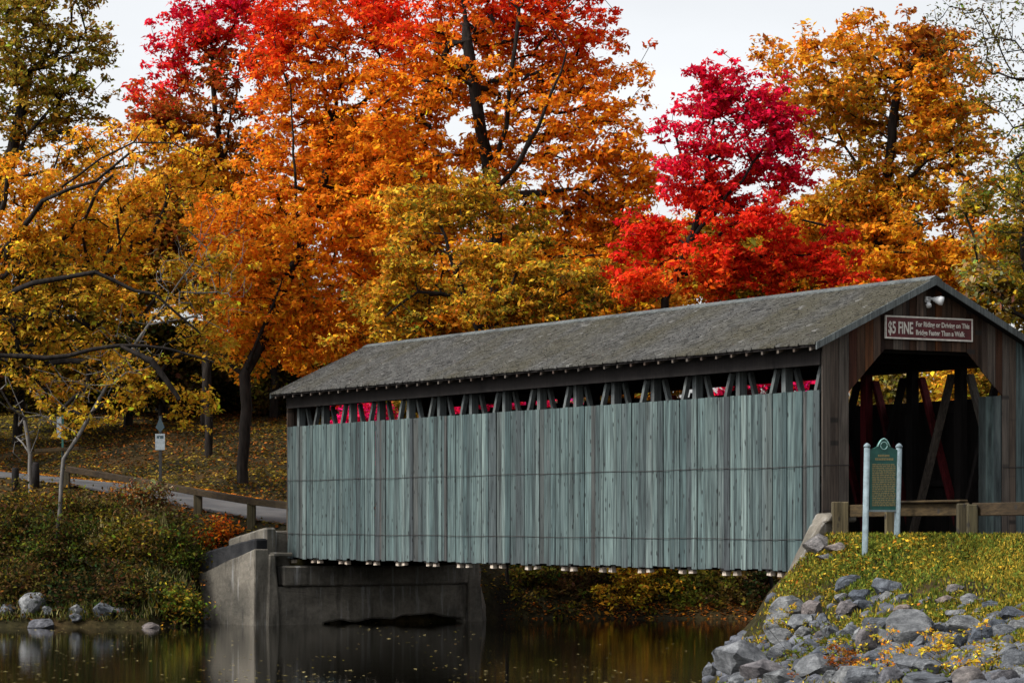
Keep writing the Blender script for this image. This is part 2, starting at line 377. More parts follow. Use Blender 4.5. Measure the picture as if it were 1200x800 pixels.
# girts behind the boards, frieze under the eaves, chords
for vv, nm in ((.06, 1), (WID - .06, -1)):
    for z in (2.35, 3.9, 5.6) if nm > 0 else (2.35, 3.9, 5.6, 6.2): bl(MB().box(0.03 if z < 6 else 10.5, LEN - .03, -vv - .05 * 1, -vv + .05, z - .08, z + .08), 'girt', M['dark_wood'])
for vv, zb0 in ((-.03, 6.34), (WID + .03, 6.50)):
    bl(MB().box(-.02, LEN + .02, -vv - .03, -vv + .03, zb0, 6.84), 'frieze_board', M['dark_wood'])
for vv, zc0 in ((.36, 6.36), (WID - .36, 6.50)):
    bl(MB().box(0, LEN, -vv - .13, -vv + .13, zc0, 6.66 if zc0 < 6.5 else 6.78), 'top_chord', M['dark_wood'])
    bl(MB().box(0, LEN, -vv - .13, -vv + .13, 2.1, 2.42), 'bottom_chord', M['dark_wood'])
# deck of planks (dark, seen edge on) and floor beams with pale ends under the boards
dk = MB()
n_pl = 88
plank = MB().box(-.142, .142, -WID + .35, -.35, -.06, 0).mesh('deck_plank', M['grey_brown'])
for i in range(n_pl):
    o = bpy.data.objects.new('deck_plank', plank); link(o, bridge); o.location = ((i + .5) * LEN / n_pl, 0, ZF - .02 + random.uniform(-.006, .006))
NP = 15; PS = LEN / NP
fb = MB().box(-.07, .07, -WID - .02, .02, 0, .26).mesh('floor_beam', M['dark_wood'])
fe = MB(); fe.prism([(-.085, 0, .0), (.085, 0, .0), (.05, 0, .15), (-.05, 0, .15)], (0, -.12, 0)); fe = fe.mesh('beam_end', M['pale_wood'])
for i in range(NP + 1):
    for du in (-.21, .21):
        u = i * PS + du
        if u < .1 or u > LEN - .1: continue
        o = bpy.data.objects.new('floor_beam', fb); link(o, bridge); o.location = (u, 0, 1.90)
        e = bpy.data.objects.new('beam_end', fe); link(e, bridge); e.location = (u + random.uniform(-.02, .02), .0 + random.uniform(-.05, -.005), 1.80 + random.uniform(-.01, .02)); e.rotation_euler = (0, random.uniform(-.1, .1), 0)
# trusses
for vv, hidden in ((.36, False), (WID - .36, True)):
    for i in range(NP + 1):
        u = min(max(i * PS, .12), LEN - .12)
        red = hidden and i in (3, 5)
        bl(MB().box(u - (.11 if hidden else .075), u + (.11 if hidden else .075), -vv - .1, -vv + .1, 2.42, 6.5 if hidden else 6.36), 'truss_post', M['red_lit_wood'] if red else (M['grey_wood'] if not hidden else M['dark_wood']))
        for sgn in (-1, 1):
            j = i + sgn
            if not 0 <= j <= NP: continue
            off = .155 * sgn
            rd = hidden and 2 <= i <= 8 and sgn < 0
            bl(MB().beam((u + sgn * .13, -vv + off, 6.34), (j * PS - sgn * .1, -vv + off, 2.44), .10, .17 if hidden else .115, (0, 1, 0)), 'truss_brace', M['red_lit_wood'] if rd else (M['grey_wood'] if not hidden else M['dark_wood'] if i != 1 else M['grey_brown']))
for i in range(0, NP + 1, 2):
    u = min(max(i * PS, .3), LEN - .3)
    bl(MB().box(u - .1, u + .1, -WID + .1, -.1, 6.67, 6.85), 'tie_beam', M['dark_wood'])
# roof: sheathing, rafter tails, shakes, ridge, barge boards
UO = .35
rf = empty('roof', '', '', loc=(0, 0, 0)); rf.parent = bridge
for k in ('label', 'category'):
    if k in rf: del rf[k]
for sg in (1, -1):
    ve = VC - sg * (VC - EV)
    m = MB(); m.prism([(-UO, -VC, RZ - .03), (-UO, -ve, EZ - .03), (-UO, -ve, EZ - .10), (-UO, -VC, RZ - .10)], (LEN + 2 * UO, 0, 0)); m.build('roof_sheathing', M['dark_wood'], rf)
    m = MB(); nn = 28; sl = math.hypot(VC - EV, RZ - EZ); r = random.Random(4 + sg); dv = (VC - EV) / nn
    for row in range(nn + 1):
        u = -UO - .02 - r.uniform(0, .15)
        while u < LEN + UO:
            w = r.uniform(.08, .19); u1 = min(u + w, LEN + UO + .02); a = max(u, -UO - .02)
            if u1 - a > .02:
                d0 = row * dv - r.uniform(.0, .035) - .03; d1 = d0 + dv * 1.9; d1 = min(d1, VC - EV)
                lift = r.uniform(.0, .012)
                v0 = ve + sg * d0; v1 = ve + sg * d1; z0 = EZ + SL * d0; z1 = EZ + SL * d1
                t0 = .028 + lift; um = (a + u1) / 2
                moss = wob(um, row * dv * 2.2, 3.3 * sg, .8) + .5 * wob(um, row * dv, 1, 2.6)
                g = r.gauss(.062, .013); moss_w = min(max(.5 + .6 * moss - .02 * (um - 10), 0), 1)
                c = np.array([g, g * .985, g * .93]) * (1 - .6 * moss_w) + np.array([.047, .041, .020]) * .6 * moss_w
                if r.random() < .012: c = np.array([.12, .117, .108])
                if r.random() < .05: c = c * .55
                g_ = .004
                m.hexa([(a + g_, -v0, z0 - .028), (u1 - g_, -v0, z0 - .028), (u1 - g_, -v1, z1 - .028), (a + g_, -v1, z1 - .028),
                        (a + g_, -v0, z0 + t0 - .028 + .012), (u1 - g_, -v0, z0 + t0 - .028 + .012), (u1 - g_, -v1, z1 - .018), (a + g_, -v1, z1 - .018)], tuple(np.clip(c, .02, .6)))
            u += w
    tag(m.build('shakes', M['shingle'], rf), kind='stuff')
m = MB()
for sg in (1, -1):
    m.hexa([(-UO - .03, -VC, RZ + .005), (LEN + UO, -VC, RZ + .005), (LEN + UO, -VC + sg * .16, RZ - .16 * SL + .012), (-UO - .03, -VC + sg * .16, RZ - .16 * SL + .012),
            (-UO - .03, -VC, RZ + .045), (LEN + UO, -VC, RZ + .045), (LEN + UO, -VC + sg * .16, RZ - .16 * SL + .04), (-UO - .03, -VC + sg * .16, RZ - .16 * SL + .04)])
m.build('ridge_cap', M['grey_wood'], rf)
for u0 in (-UO - .045, LEN + UO + .008):
    for sg in (1, -1):
        ve = VC - sg * (VC - EV + .03); m = MB()
        m.prism([(u0, -VC, RZ + .0), (u0, -ve, roof_z(ve) - .0), (u0, -ve, roof_z(ve) - .15), (u0, -VC, RZ - .16)], (.037, 0, 0)); m.build('barge_board', M['grey_wood'], rf)
tail = MB().prism([(0, 0, 0), (0, .31, -.31 * SL), (0, .31, -.31 * SL - .075), (0, 0, -.11)], (.07, 0, 0)).mesh('rafter_tail', M['grey_brown'])
for i in range(46):
    u = -.1 + i * (LEN + .2) / 45 - .035
    for sg in (1, -1):
        o = bpy.data.objects.new('rafter_tail', tail); link(o, rf); o.location = (u, .065 if sg > 0 else -WID - .065, roof_z(-.065) - .105); o.scale = (1, sg, 1)
# gable fronts: each board its own piece, cut to the slope and to the clipped-corner opening
OP = (.67, 4.87, 1.63, 3.87, 5.78, 6.72)  # jambs, top corners, spring and head heights
def opening_z(v):
    if v <= OP[0] or v >= OP[1]: return None
    if v < OP[2]: return OP[4] + (OP[5] - OP[4]) * (v - OP[0]) / (OP[2] - OP[0])
    if v > OP[3]: return OP[4] + (OP[5] - OP[4]) * (OP[1] - v) / (OP[1] - OP[3])
    return OP[5]
def gable(u0, du, seed, near):
    r = random.Random(seed); v = -.03; stops = [-.03]; cuts = [OP[0], OP[1], OP[2], OP[3], VC, WID + .03]
    while v < WID + .02:
        w = r.uniform(.17, .27); nv = v + w
        for c in cuts:
            if v < c - 1e-6 and nv > c - .09: nv = c; break
        stops.append(nv); v = nv
    for a, b in zip(stops[:-1], stops[1:]):
        a2, b2 = a + .004, b - .004; top = lambda q: roof_z(q) - .11
        mid = (a + b) / 2
        za, zb = (ZF - .55 if near else ZF - .3,) * 2
        if opening_z(mid) is not None: za, zb = opening_z(max(a2, OP[0] + 1e-4)), opening_z(min(b2, OP[1] - 1e-4))
        mt = M['brown_wood']
        if near and opening_z(mid) is None: mt = M['grey_brown'] if mid < 3 else M['teal_wood' if r.random() < .55 else 'grey_brown']
        if near and opening_z(mid) is not None and r.random() < .22: mt = M['grey_brown']
        off = r.uniform(-.012, .012); w = (b2 - a2)
        o = MB().prism([(u0, -a2, za), (u0, -b2, zb), (u0, -b2, top(b2)), (u0, -a2, top(a2))], (du, 0, 0)).build('gable_board', mt, bridge)
        o.location = (off, 0, 0)
    # boards above the plate that close the triangle have a header beam behind them
    bl(MB().box(u0 + (.06 if du > 0 else -.12) + (du if du < 0 else 0) * 0, u0 + (.16 if du > 0 else -.02), -OP[1] - .3, -OP[0] + .3, 6.86, 7.02), 'header_beam', M['dark_wood'])
gable(-.06, .03, 11, True); gable(LEN + .06, -.03, 12, False)
# lined reveals behind the near jambs
for v0, s in ((OP[0] - .03, 1), (OP[1] + .0, 1)):
    u = .0
    for w in (.24, .27, .25):
        bl(MB().box(u + .004, u + w - .004, -v0 - .03, -v0, ZF, 5.79 if v0 > 2 else 5.79), 'jamb_board', M['teal_wood'] if v0 > 2 else M['brown_wood']); u += w
# thin cables strapped round the walls
def cable(z_near, z_far, v0=-.066):
    pts = [(u, -v0 + .004 * math.sin(u * 2), z_near + (z_far - z_near) * u / LEN - .02 * math.sin(u / LEN * math.pi * 6) ** 2) for u in np.linspace(-.03, LEN, 40)]
    bl(MB().tube(pts, .007, 5), 'cable', M['cable'])
cable(4.19, 4.22); cable(2.62, 2.66)
for v0, v1 in ((-.03, OP[0]), (OP[1], WID + .03)):
    bl(MB().tube([(-.085, -v0, 4.20), (-.085, -v1, 4.21)], .008, 5), 'cable', M['cable'])
    bl(MB().tube([(-.085, -v0, 3.24), (-.085, -v1, 3.24)], .007, 5), 'cable', M['cable'])
bl(MB().tube([(.5, -OP[1] + .03, 4.2), (.5, -OP[1] + .9, 4.2)], .02, 5), 'cable', M['cable']) if False else None

# fine sign hung on the gable, turned to face out of the portal
def text_mesh(s, size, bold=.0, width=None):
    c = bpy.data.curves.new('lettering', 'FONT'); c.body = s; c.size = size; c.extrude = .004; c.offset = bold; c.align_x = 'LEFT'; c.resolution_u = 3
    o = bpy.data.objects.new('tmp', c); COL.objects.link(o); bpy.context.view_layer.update()
    me = bpy.data.meshes.new_from_object(o.evaluated_get(bpy.context.evaluated_depsgraph_get())); bpy.data.objects.remove(o)
    co = np.array([v.co[:] for v in me.vertices])
    if width: sx = width / (co[:, 0].max() - co[:, 0].min())
    else: sx = 1
    co[:, 0] = (co[:, 0] - co[:, 0].min()) * sx
    me.vertices.foreach_set('co', co.astype(np.float32).ravel()); me.update(); return me
# sign local frame: X along +v (to the right seen from outside), Z up, -Y out of the portal
def frame_at(u, v, z): return B(u, v, z), math.atan2(GD[1], GD[0])
loc, rz = frame_at(-.10, 1.615, 6.98)
fs = empty('fine_sign', 'maroon sign board with cream border and lettering on the portal gable', 'sign', loc=loc, rz=rz)
SW, SH = 2.33, .43
MB().box(0, SW, -.03, 0, 0, SH).build('sign_panel', M['sign_maroon'], fs)
for nm, b in (('border', (-.03, SW + .03, SH, SH + .035)), ('border', (-.03, SW + .03, -.035, 0)), ('border', (-.03, 0, 0, SH)), ('border', (SW, SW + .03, 0, SH))):
    MB().box(b[0], b[1], -.045, .002, b[2], b[3]).build('border', M['sign_cream'], fs)
for s, x, z, size, wdt, bold in (('$5 FINE', .05, .085, .36, .67, .008), ('For Riding or Driving on This', .80, .25, .155, 1.47, .003), ('Bridge Faster Than a Walk', .80, .07, .155, 1.34, .003)):
    me = text_mesh(s, size, bold, wdt); me.materials.clear(); me.materials.append(M['sign_cream'])
    o = link(bpy.data.objects.new('lettering', me), fs); o.location = (x, -.036, z); o.rotation_euler = (R(90), 0, 0)
# flood light under the peak
loc, rz = frame_at(-.09, VC - .02, 7.83)
fl = empty('flood_light', 'white twin-head flood light under the gable peak', 'lamp', loc=loc, rz=rz)
MB().box(-.06, .06, -.05, 0, -.06, .06).build('mount', M['white_paint'], fl)
for a, b, r0, r1 in (((.0, -.06, .03), (.20, -.30, -.05), .05, .10), ((-.04, -.06, -.03), (-.10, -.20, -.16), .035, .06)):
    a = np.array(a); b = np.array(b)
    MB().tube([a, a + (b - a) * .3, a + (b - a) * .35, a + (b - a) * .8, b], [r0 * .5, r0 * .6, r0, r1, r1 * .95], 12).build('lamp_head', M['white_paint'], fl, True)

# ------------------------------------------------------------------ far abutment (concrete) and near wing wall
ab = empty('far_abutment', 'stained concrete abutment standing in the water under the far end of the bridge', 'abutment', loc=(0, 0, 0))
def profile(name, u0, du, ring, mat, parent, bev=.04):
    m = MB(); m.prism([B(u0, v, z) for v, z in ring], tuple((BD[0] * du, BD[1] * du, 0))); return bevelled(m.build(name, mat, parent), bev)
U0 = 25.75
profile('cap_beam', U0, 1.6, [(-.55, 1.12), (5.75, 1.14), (5.75, 1.70), (3, 1.69), (-.55, 1.72)], M['concrete'], ab, .05)
ring = [(-.8, 1.10), (-.85, -.9), (.7, -.9), (.8, .03), (1.4, .10), (1.9, .04), (2.4, .13), (3.1, .10), (3.5, .21), (4.5, .24), (5.0, .13), (5.5, .08), (5.7, -.9), (5.95, -.9), (5.9, 1.12)]
profile('stem_wall', U0 + .09, 1.4, ring[::-1], M['concrete'], ab, .05)
profile('back_wall', U0 + .95, .5, [(-.55, 1.6), (5.9, 1.6), (5.9, 2.74), (-.55, 2.74)], M['concrete'], ab, .03)
m = MB(); a = [B(U0 - .12, 5.55, -.9), B(U0 - .1, 6.15, -.9), B(U0 + 1.5, 7.7, -.9), B(U0 + 1.7, 6.3, -.9)]
t = [B(U0 + .0, 5.6, 1.85), B(U0 + .0, 5.95, 1.85), B(U0 + 1.5, 6.75, 1.95), B(U0 + 1.6, 6.0, 1.95)]
m.hexa(a + t); bevelled(m.build('end_pier', M['concrete'], ab), .05)
# corner pilaster and flared wing wall running back into the bank
m = MB(); m.hexa([B(U0 - .10, -1.12, -.9), B(U0 - .08, -.60, -.9), B(U0 + .5, -.55, -.9), B(U0 + .5, -1.25, -.9), B(U0 - .02, -1.0, 2.06), B(U0 - .0, -.82, 2.06), B(U0 + .5, -.55, 2.06), B(U0 + .5, -1.05, 2.06)])
bevelled(m.build('corner_pilaster', M['concrete'], ab), .03)
def wallseg(p0, p1, zb, z0, z1, th): # wall between two plan points with sloping top
    d = np.array(p1) - np.array(p0); n = np.array([d[1], -d[0]]) / np.linalg.norm(d) * th
    q = [p0, p1, tuple(np.array(p1) - n), tuple(np.array(p0) - n)]
    return [(*q[0], zb), (*q[1], zb), (*q[2], zb), (*q[3], zb), (*q[0], z0), (*q[1], z1), (*q[2], z1), (*q[3], z0)]
w0 = B(U0 + .05, -.98, 0)[:2]; w1 = (-11.2, 87.2)
bevelled(MB().hexa(wallseg(w0, w1, -.9, 2.22, .53, .5)).build('wing_wall', M['concrete'], ab), .03)
wa = np.array(w0); wb = np.array(w1); dn = (wb - wa) / np.linalg.norm(wb - wa); nn_ = np.array([dn[1], -dn[0]])
o2 = nn_ * .06
wmid = wa + (wb - wa) * .38
bevelled(MB().hexa(wallseg(tuple(wa + o2 + dn * .15), tuple(wmid + o2), .9, 2.52, 2.18, .45)).build('wing_coping', M['dark_concrete'], ab), .05)
bevelled(MB().hexa(wallseg(tuple(wmid + o2 + dn * .01), tuple(wb + o2), .1, 2.17, 1.08, .45)).build('wing_coping', M['dark_concrete'], ab), .05)
bevelled(MB().hexa(wallseg(tuple(B(U0 + .3, -.62, 0)[:2]), tuple(wa + nn_ * .35 + dn * 2.2), 1.3, 2.84, 2.5, .4)).build('parapet', M['concrete'], ab), .06)
bevelled(MB().hexa([B(U0 + .1, -.95, 2.0), B(U0 + .1, -.2, 2.0), B(U0 + .8, -.2, 2.0), B(U0 + .8, -.95, 2.0), B(U0 + .1, -.95, 2.10), B(U0 + .1, -.2, 2.10), B(U0 + .8, -.2, 2.12), B(U0 + .8, -.95, 2.12)]).build('shelf', M['concrete'], ab), .02)

nw = empty('near_wing_wall', 'sloping concrete wing wall at the near corner of the bridge', 'wall')
ring = [(.25, -.9), (.25, 3.12), (-.18, 3.14), (-.42, 2.92), (-1.0, 1.95), (-1.55, 1.25), (-2.3, .2), (-2.5, -.9)]
m = MB(); m.prism([B(-.52, v, z) for v, z in ring[::-1]], (BD[0] * .42, BD[1] * .42, 0)); bevelled(m.build('wall', M['concrete'], nw), .05)
m = MB(); m.hexa([B(-.62, -.35, 2.98), B(-.62, .48, 3.0), B(-.05, .3, 3.0), B(-.05, -.35, 2.98), B(-.60, -.20, 3.16), B(-.60, .46, 3.2), B(-.05, .3, 3.2), B(-.05, -.20, 3.17)])
bevelled(m.build('coping_stone', M['concrete'], nw), .04)
na = empty('near_abutment', 'shaded concrete abutment under the near end of the bridge', 'abutment')
m = MB(); m.prism([B(.1, v, z) for v, z in [(-.1, -.9), (WID + .3, -.9), (WID + .3, 1.8), (-.1, 1.8)]], (BD[0] * .8, BD[1] * .8, 0)); m.build('stem_wall', M['concrete'], na)

for o in list(ab.children) + list(nw.children):
    rough(o, .08 if o.name.startswith(('stem', 'wing_wall', 'end', 'coping', 'wall')) else .05, 4)
# ------------------------------------------------------------------ rails, marker, signs
def guard_rail(label, posts, rails, post_w=.22):
    g = empty('guardrail', label, 'guardrail')
    for (x, y, zb, zt, w) in posts: 
        o = MB().box(x - w / 2, x + w / 2, y - w / 2, y + w / 2, zb, zt).build('post', M['post_wood'], g); bevelled(o, .02)
        o.rotation_euler = (0, 0, 0)
    for a, b, w, h in rails: bevelled(MB().beam(a, b, w, h).build('rail', M['rail_wood'], g), .015)
    return g
q = lambda u, v, z: B(u, v, z)
pr = [(-.62, .02), (-2.45, -.06), (-4.8, -.05), (-5.05, -.02)]
posts = []
for (u, v), w, zt in zip(pr, (.34, .20, .28, .2), (3.42, 3.36, 3.36, 3.34)):
    b = q(u, v, 0); posts.append((b[0], b[1], hgt(b[0], b[1]) - .4, zt, w))
posts[2] = (*posts[2][:4], .24)
rails = [(q(-.3, .16, 3.22), q(-4.75, .12, 3.25), .08, .26), (q(-4.9, .12, 3.24), q(-9.5, .1, 3.26), .08, .26), (q(-2.4, .11, 3.40), q(-4.7, .05, 3.41), .22, .05)]
guard_rail('brown wooden guardrail with square posts in front of the portal', posts, rails)
# far rail along the river side of the climbing road
ed = []
for i, p in enumerate(road_fine):
    d = road_fine[min(i + 1, len(road_fine) - 1)] - road_fine[max(i - 1, 0)]; n2 = np.array([d[1], -d[0]]); n2 /= np.linalg.norm(n2)
    if n2 @ np.array([-1, -1]) < 0: n2 = -n2
    ed.append((*(p[:2] + n2 * (RW + .1)), p[2]))
ed = np.array(ed); arc = np.r_[0, np.cumsum(np.linalg.norm(np.diff(ed[:, :2], axis=0), axis=1))]
def on_edge(s): return np.array([np.interp(s, arc, ed[:, k]) for k in range(3)])
posts = []; rails = []; ss = [1.0, 3.9, 7.4, 10.9, 14.4]
for s in ss:
    p = on_edge(s); posts.append((p[0], p[1], hgt(p[0], p[1]) - .4, p[2] + .58, .26))
for a, b in zip([-.3 + ss[0]] + ss[1:-1], ss[1:]):
    pa, pb = on_edge(a), on_edge(b); rails.append(((pa[0] + .1, pa[1] - .17, pa[2] + .60), (pb[0] + .1, pb[1] - .17, pb[2] + .60), .26, .20))
guard_rail('low timber guardrail beside the road past the far end of the bridge', posts, rails)

# historical marker
mb0 = ground_hit(1013, 642, 50, 62); mk_y = 57.0
pL = P(1013.5, 642, mk_y); pR = P(1051, 641, mk_y + .25); pL[2] = hgt(*pL[:2]) - .3; pR[2] = hgt(*pR[:2]) - .3
mk_ang = math.atan2(pR[1] - pL[1], pR[0] - pL[0]); mw = math.hypot(pR[0] - pL[0], pR[1] - pL[1])
mk = empty('historical_marker', 'green historical marker between two pale blue posts on the grassy bank', 'marker', loc=(pL[0], pL[1], 0), rz=mk_ang)
zt = CAMZ + (HY - 523) / F * mk_y; lean = .05
for k, x in enumerate((0, mw)):
    zb = (pL, pR)[k][2]
    MB().tube([(x, 0, zb), (x + lean * .0, 0, zb + .3), (x + lean, 0, zt - .02)], .062, 14).build('post', M['marker_post'], mk, True)
    MB().tube([(x + lean, 0, zt - .02), (x + lean, 0, zt), (x + lean, 0, zt + .02), (x + lean, 0, zt + .05), (x + lean, 0, zt + .075)], [.062, .075, .07, .05, .012], 14).build('cap', M['marker_post'], mk, True)
x0, x1 = .10, mw + .0; xc = (x0 + x1) / 2; zp0 = CAMZ + (HY - 597) / F * mk_y; zp1 = zt - .06
crest = [(xc + .5 * (x1 - x0) * a, zp1 + b) for a, b in ((1, 0), (.75, .02), (.45, .06), (.32, .14), (.18, .20), (0, .225), (-.18, .20), (-.32, .14), (-.45, .06), (-.75, .02), (-1, 0))]
ringp = [(x0, zp0), (x1, zp0)] + crest
MB().prism([(x, -.03, z) for x, z in ringp], (0, .06, 0)).build('panel', M['marker_green'], mk)
MB().tube([(x, -.035, z) for x, z in crest[2:9]], .014, 6).build('crest_edge', M['pale_teal'], mk, True)
MB().tube([(xc + .075 * math.cos(a), -.036, zp1 + .08 + .075 * math.sin(a)) for a in np.linspace(0, 6.283, 17)], .012, 6).build('emblem', M['pale_teal'], mk, True)
MB().box(x0 - .02, x1 + .02, -.04, .04, zp0 - .04, zp0).build('lower_edge', M['marker_post'], mk)
tx = MB(); r = random.Random(2); z = zp1 - .10
for ln in range(2):
    ww = (x1 - x0) * (.42, .62)[ln]; x = xc - ww / 2
    while x < xc + ww / 2: tx.box(x, x + .028, -.036, -.03, z - .045, z); x += .038
    z -= .07
z -= .05
while z > zp0 + .10:
    x = x0 + .05
    while x < x1 - .06:
        w = r.uniform(.03, .10); w = min(w, x1 - .05 - x); tx.box(x, x + w, -.036, -.03, z - .022, z); x += w + .014
    z -= .036
tag(tx.build('lettering', M['marker_gold'], mk), kind='stuff')

# road sign by the far road
sp = P(188, 560, 97.0); sp[2] = hgt(sp[0], sp[1])
rs = empty('road_sign', 'white rectangular road sign with dark print on a black post', 'sign', loc=(sp[0], sp[1], sp[2]), rz=-.15)
ztop = CAMZ + (HY - 487) / F * 97 - sp[2]; zw0 = CAMZ + (HY - 527) / F * 97 - sp[2]; zw1 = CAMZ + (HY - 508) / F * 97 - sp[2]
MB().box(-.05, .05, -.03, .03, -.3, ztop).build('post', M['black_steel'], rs)
MB().box(-.17, .17, -.05, -.032, zw0, zw1).build('sign_plate', M['sign_white'], rs)
m = MB(); m.box(-.12, -.03, -.054, -.05, zw1 - .16, zw1 - .08); m.box(.0, .12, -.054, -.05, zw1 - .17, zw1 - .07); m.box(-.12, .12, -.054, -.05, zw1 - .10, zw1 - .07)
tag(m.build('print', M['sign_mark'], rs), kind='stuff')
MB().prism([(-.16, -.045, zw1 + .22), (.0, -.045, zw1 + .04), (.16, -.045, zw1 + .22), (.0, -.045, zw1 + .58)], (0, .015, 0)).build('upper_plate', M['sign_mark'], rs)
# small pale notice and barrier beside the road at the left
gp = P(74, 571, 95.0); gp[2] = hgt(gp[0], gp[1])
bgt = empty('barrier', 'thin dark barrier post with a level wooden arm beside the road', 'barrier', loc=tuple(gp))
zb_ = CAMZ + (HY - 527) / F * 95 - gp[2]
MB().box(-.035, .035, -.035, .035, -.3, zb_ + .06).build('post', M['black_steel'], bgt)
bevelled(MB().beam((-.95, -.05, zb_ - .03), (.55, -.05, zb_ + .05), .1, .12).build('arm', M['rail_wood'], bgt), .01)
np_ = P(70, 545, 101.0); np_[2] = hgt(np_[0], np_[1])
nt = empty('notice_post', 'narrow pale notice on a teal post beyond the road', 'sign', loc=tuple(np_))
zn = CAMZ + (HY - 488) / F * 101 - np_[2]
MB().box(.07, .14, -.03, .03, -.3, zn + .05).build('post', M['marker_green'], nt); MB().box(-.10, .07, -.05, -.03, zn - .75, zn).build('notice_board', M['sign_white'], nt)
for k, (px, py, hh, lb) in enumerate(((18, 562, .78, 'short dark timber bollard farthest left by the road'), (42, 564, .85, 'short dark timber bollard nearest the barrier arm'))):
    b = P(px, py, 93.5 + k * .4); b[2] = hgt(b[0], b[1]); o = MB(); o.tube([(0, 0, -.2), (0, 0, hh - .06), (0, 0, hh)], [.13, .12, .09], 10)
    o = o.build('bollard', M['dark_wood'], None, True); o.location = b; tag(o, lb, 'bollard', 'timber bollards by the road')

# ------------------------------------------------------------------ foliage engine
def quads_mesh(name, C, N, S, K, mat, parent=None, aspect=.45, fold=.14, T=None):
    n = len(C)
    if T is None: T = rng.normal(size=(n, 3))
    T = T - (T * N).sum(1, keepdims=True) * N; T /= np.linalg.norm(T, axis=1, keepdims=True) + 1e-9
    Bn = np.cross(N, T); s = S[:, None]
    V = np.empty((n, 4, 3), np.float32)
    V[:, 0] = C + T * s; V[:, 1] = C + Bn * s * aspect + N * s * fold + T * s * .1; V[:, 2] = C - T * s * .75; V[:, 3] = C - Bn * s * aspect + N * s * fold + T * s * .1
    me = bpy.data.meshes.new(name); me.vertices.add(4 * n); me.vertices.foreach_set('co', V.ravel())
    me.loops.add(4 * n); me.loops.foreach_set('vertex_index', np.arange(4 * n, dtype=np.int32)); me.polygons.add(n)
    me.polygons.foreach_set('loop_start', np.arange(0, 4 * n, 4, dtype=np.int32)); me.materials.append(mat)
    a = me.color_attributes.new('col', 'FLOAT_COLOR', 'POINT'); c4 = np.ones((n, 4, 4), np.float32); c4[:, :, :3] = np.clip(K, 0.002, .9)[:, None, :]
    a.data.foreach_set('color', c4.ravel()); me.update(calc_edges=True)
    return link(bpy.data.objects.new(name, me), parent)

def limbs_mesh(name, nodes, par, rad, mat, parent, n=6):
    nodes = np.asarray(nodes, np.float32); par = np.asarray(par); rad = np.asarray(rad); pp = np.where(par >= 0, par, 0)
    d = nodes - nodes[pp]; r0 = np.nonzero(par < 0)[0]; d[r0] = (0, 0, 1); d /= np.linalg.norm(d, axis=1, keepdims=True) + 1e-9
    ref = np.array([[.31, -.95, .05]]); x = np.cross(d, ref); x /= np.linalg.norm(x, axis=1, keepdims=True) + 1e-9; y = np.cross(d, x)
    i = np.nonzero(par >= 0)[0]; q = par[i]; main = (rad[i] > .55 * rad[q])[:, None]
    xa = np.where(main, x[q], x[i]); ya = np.where(main, y[q], y[i]); ra = np.where(main[:, 0], rad[q], rad[i] * 1.25)[:, None]; vs = []
    for c, X, Y_, rr in ((nodes[q], xa, ya, ra), (nodes[i], x[i], y[i], rad[i][:, None])):
        for k in range(n): t = 2 * math.pi * k / n; vs.append(c + (X * math.cos(t) + Y_ * math.sin(t)) * rr)
    V = np.stack(vs, 1).reshape(-1, 3).astype(np.float32); m = len(i); base = (np.arange(m) * 2 * n)[:, None]
    f = np.array([[k, (k + 1) % n, n + (k + 1) % n, n + k] for k in range(n)]).ravel()[None]
    I = (base + f).astype(np.int32).ravel(); me = bpy.data.meshes.new(name); me.vertices.add(len(V)); me.vertices.foreach_set('co', V.ravel())
    me.loops.add(len(I)); me.loops.foreach_set('vertex_index', I); me.polygons.add(len(I) // 4); me.polygons.foreach_set('loop_start', np.arange(0, len(I), 4, dtype=np.int32))
    me.polygons.foreach_set('use_smooth', np.ones(len(I) // 4, bool)); me.materials.append(mat); me.update(calc_edges=True)
    return link(bpy.data.objects.new(name, me), parent)

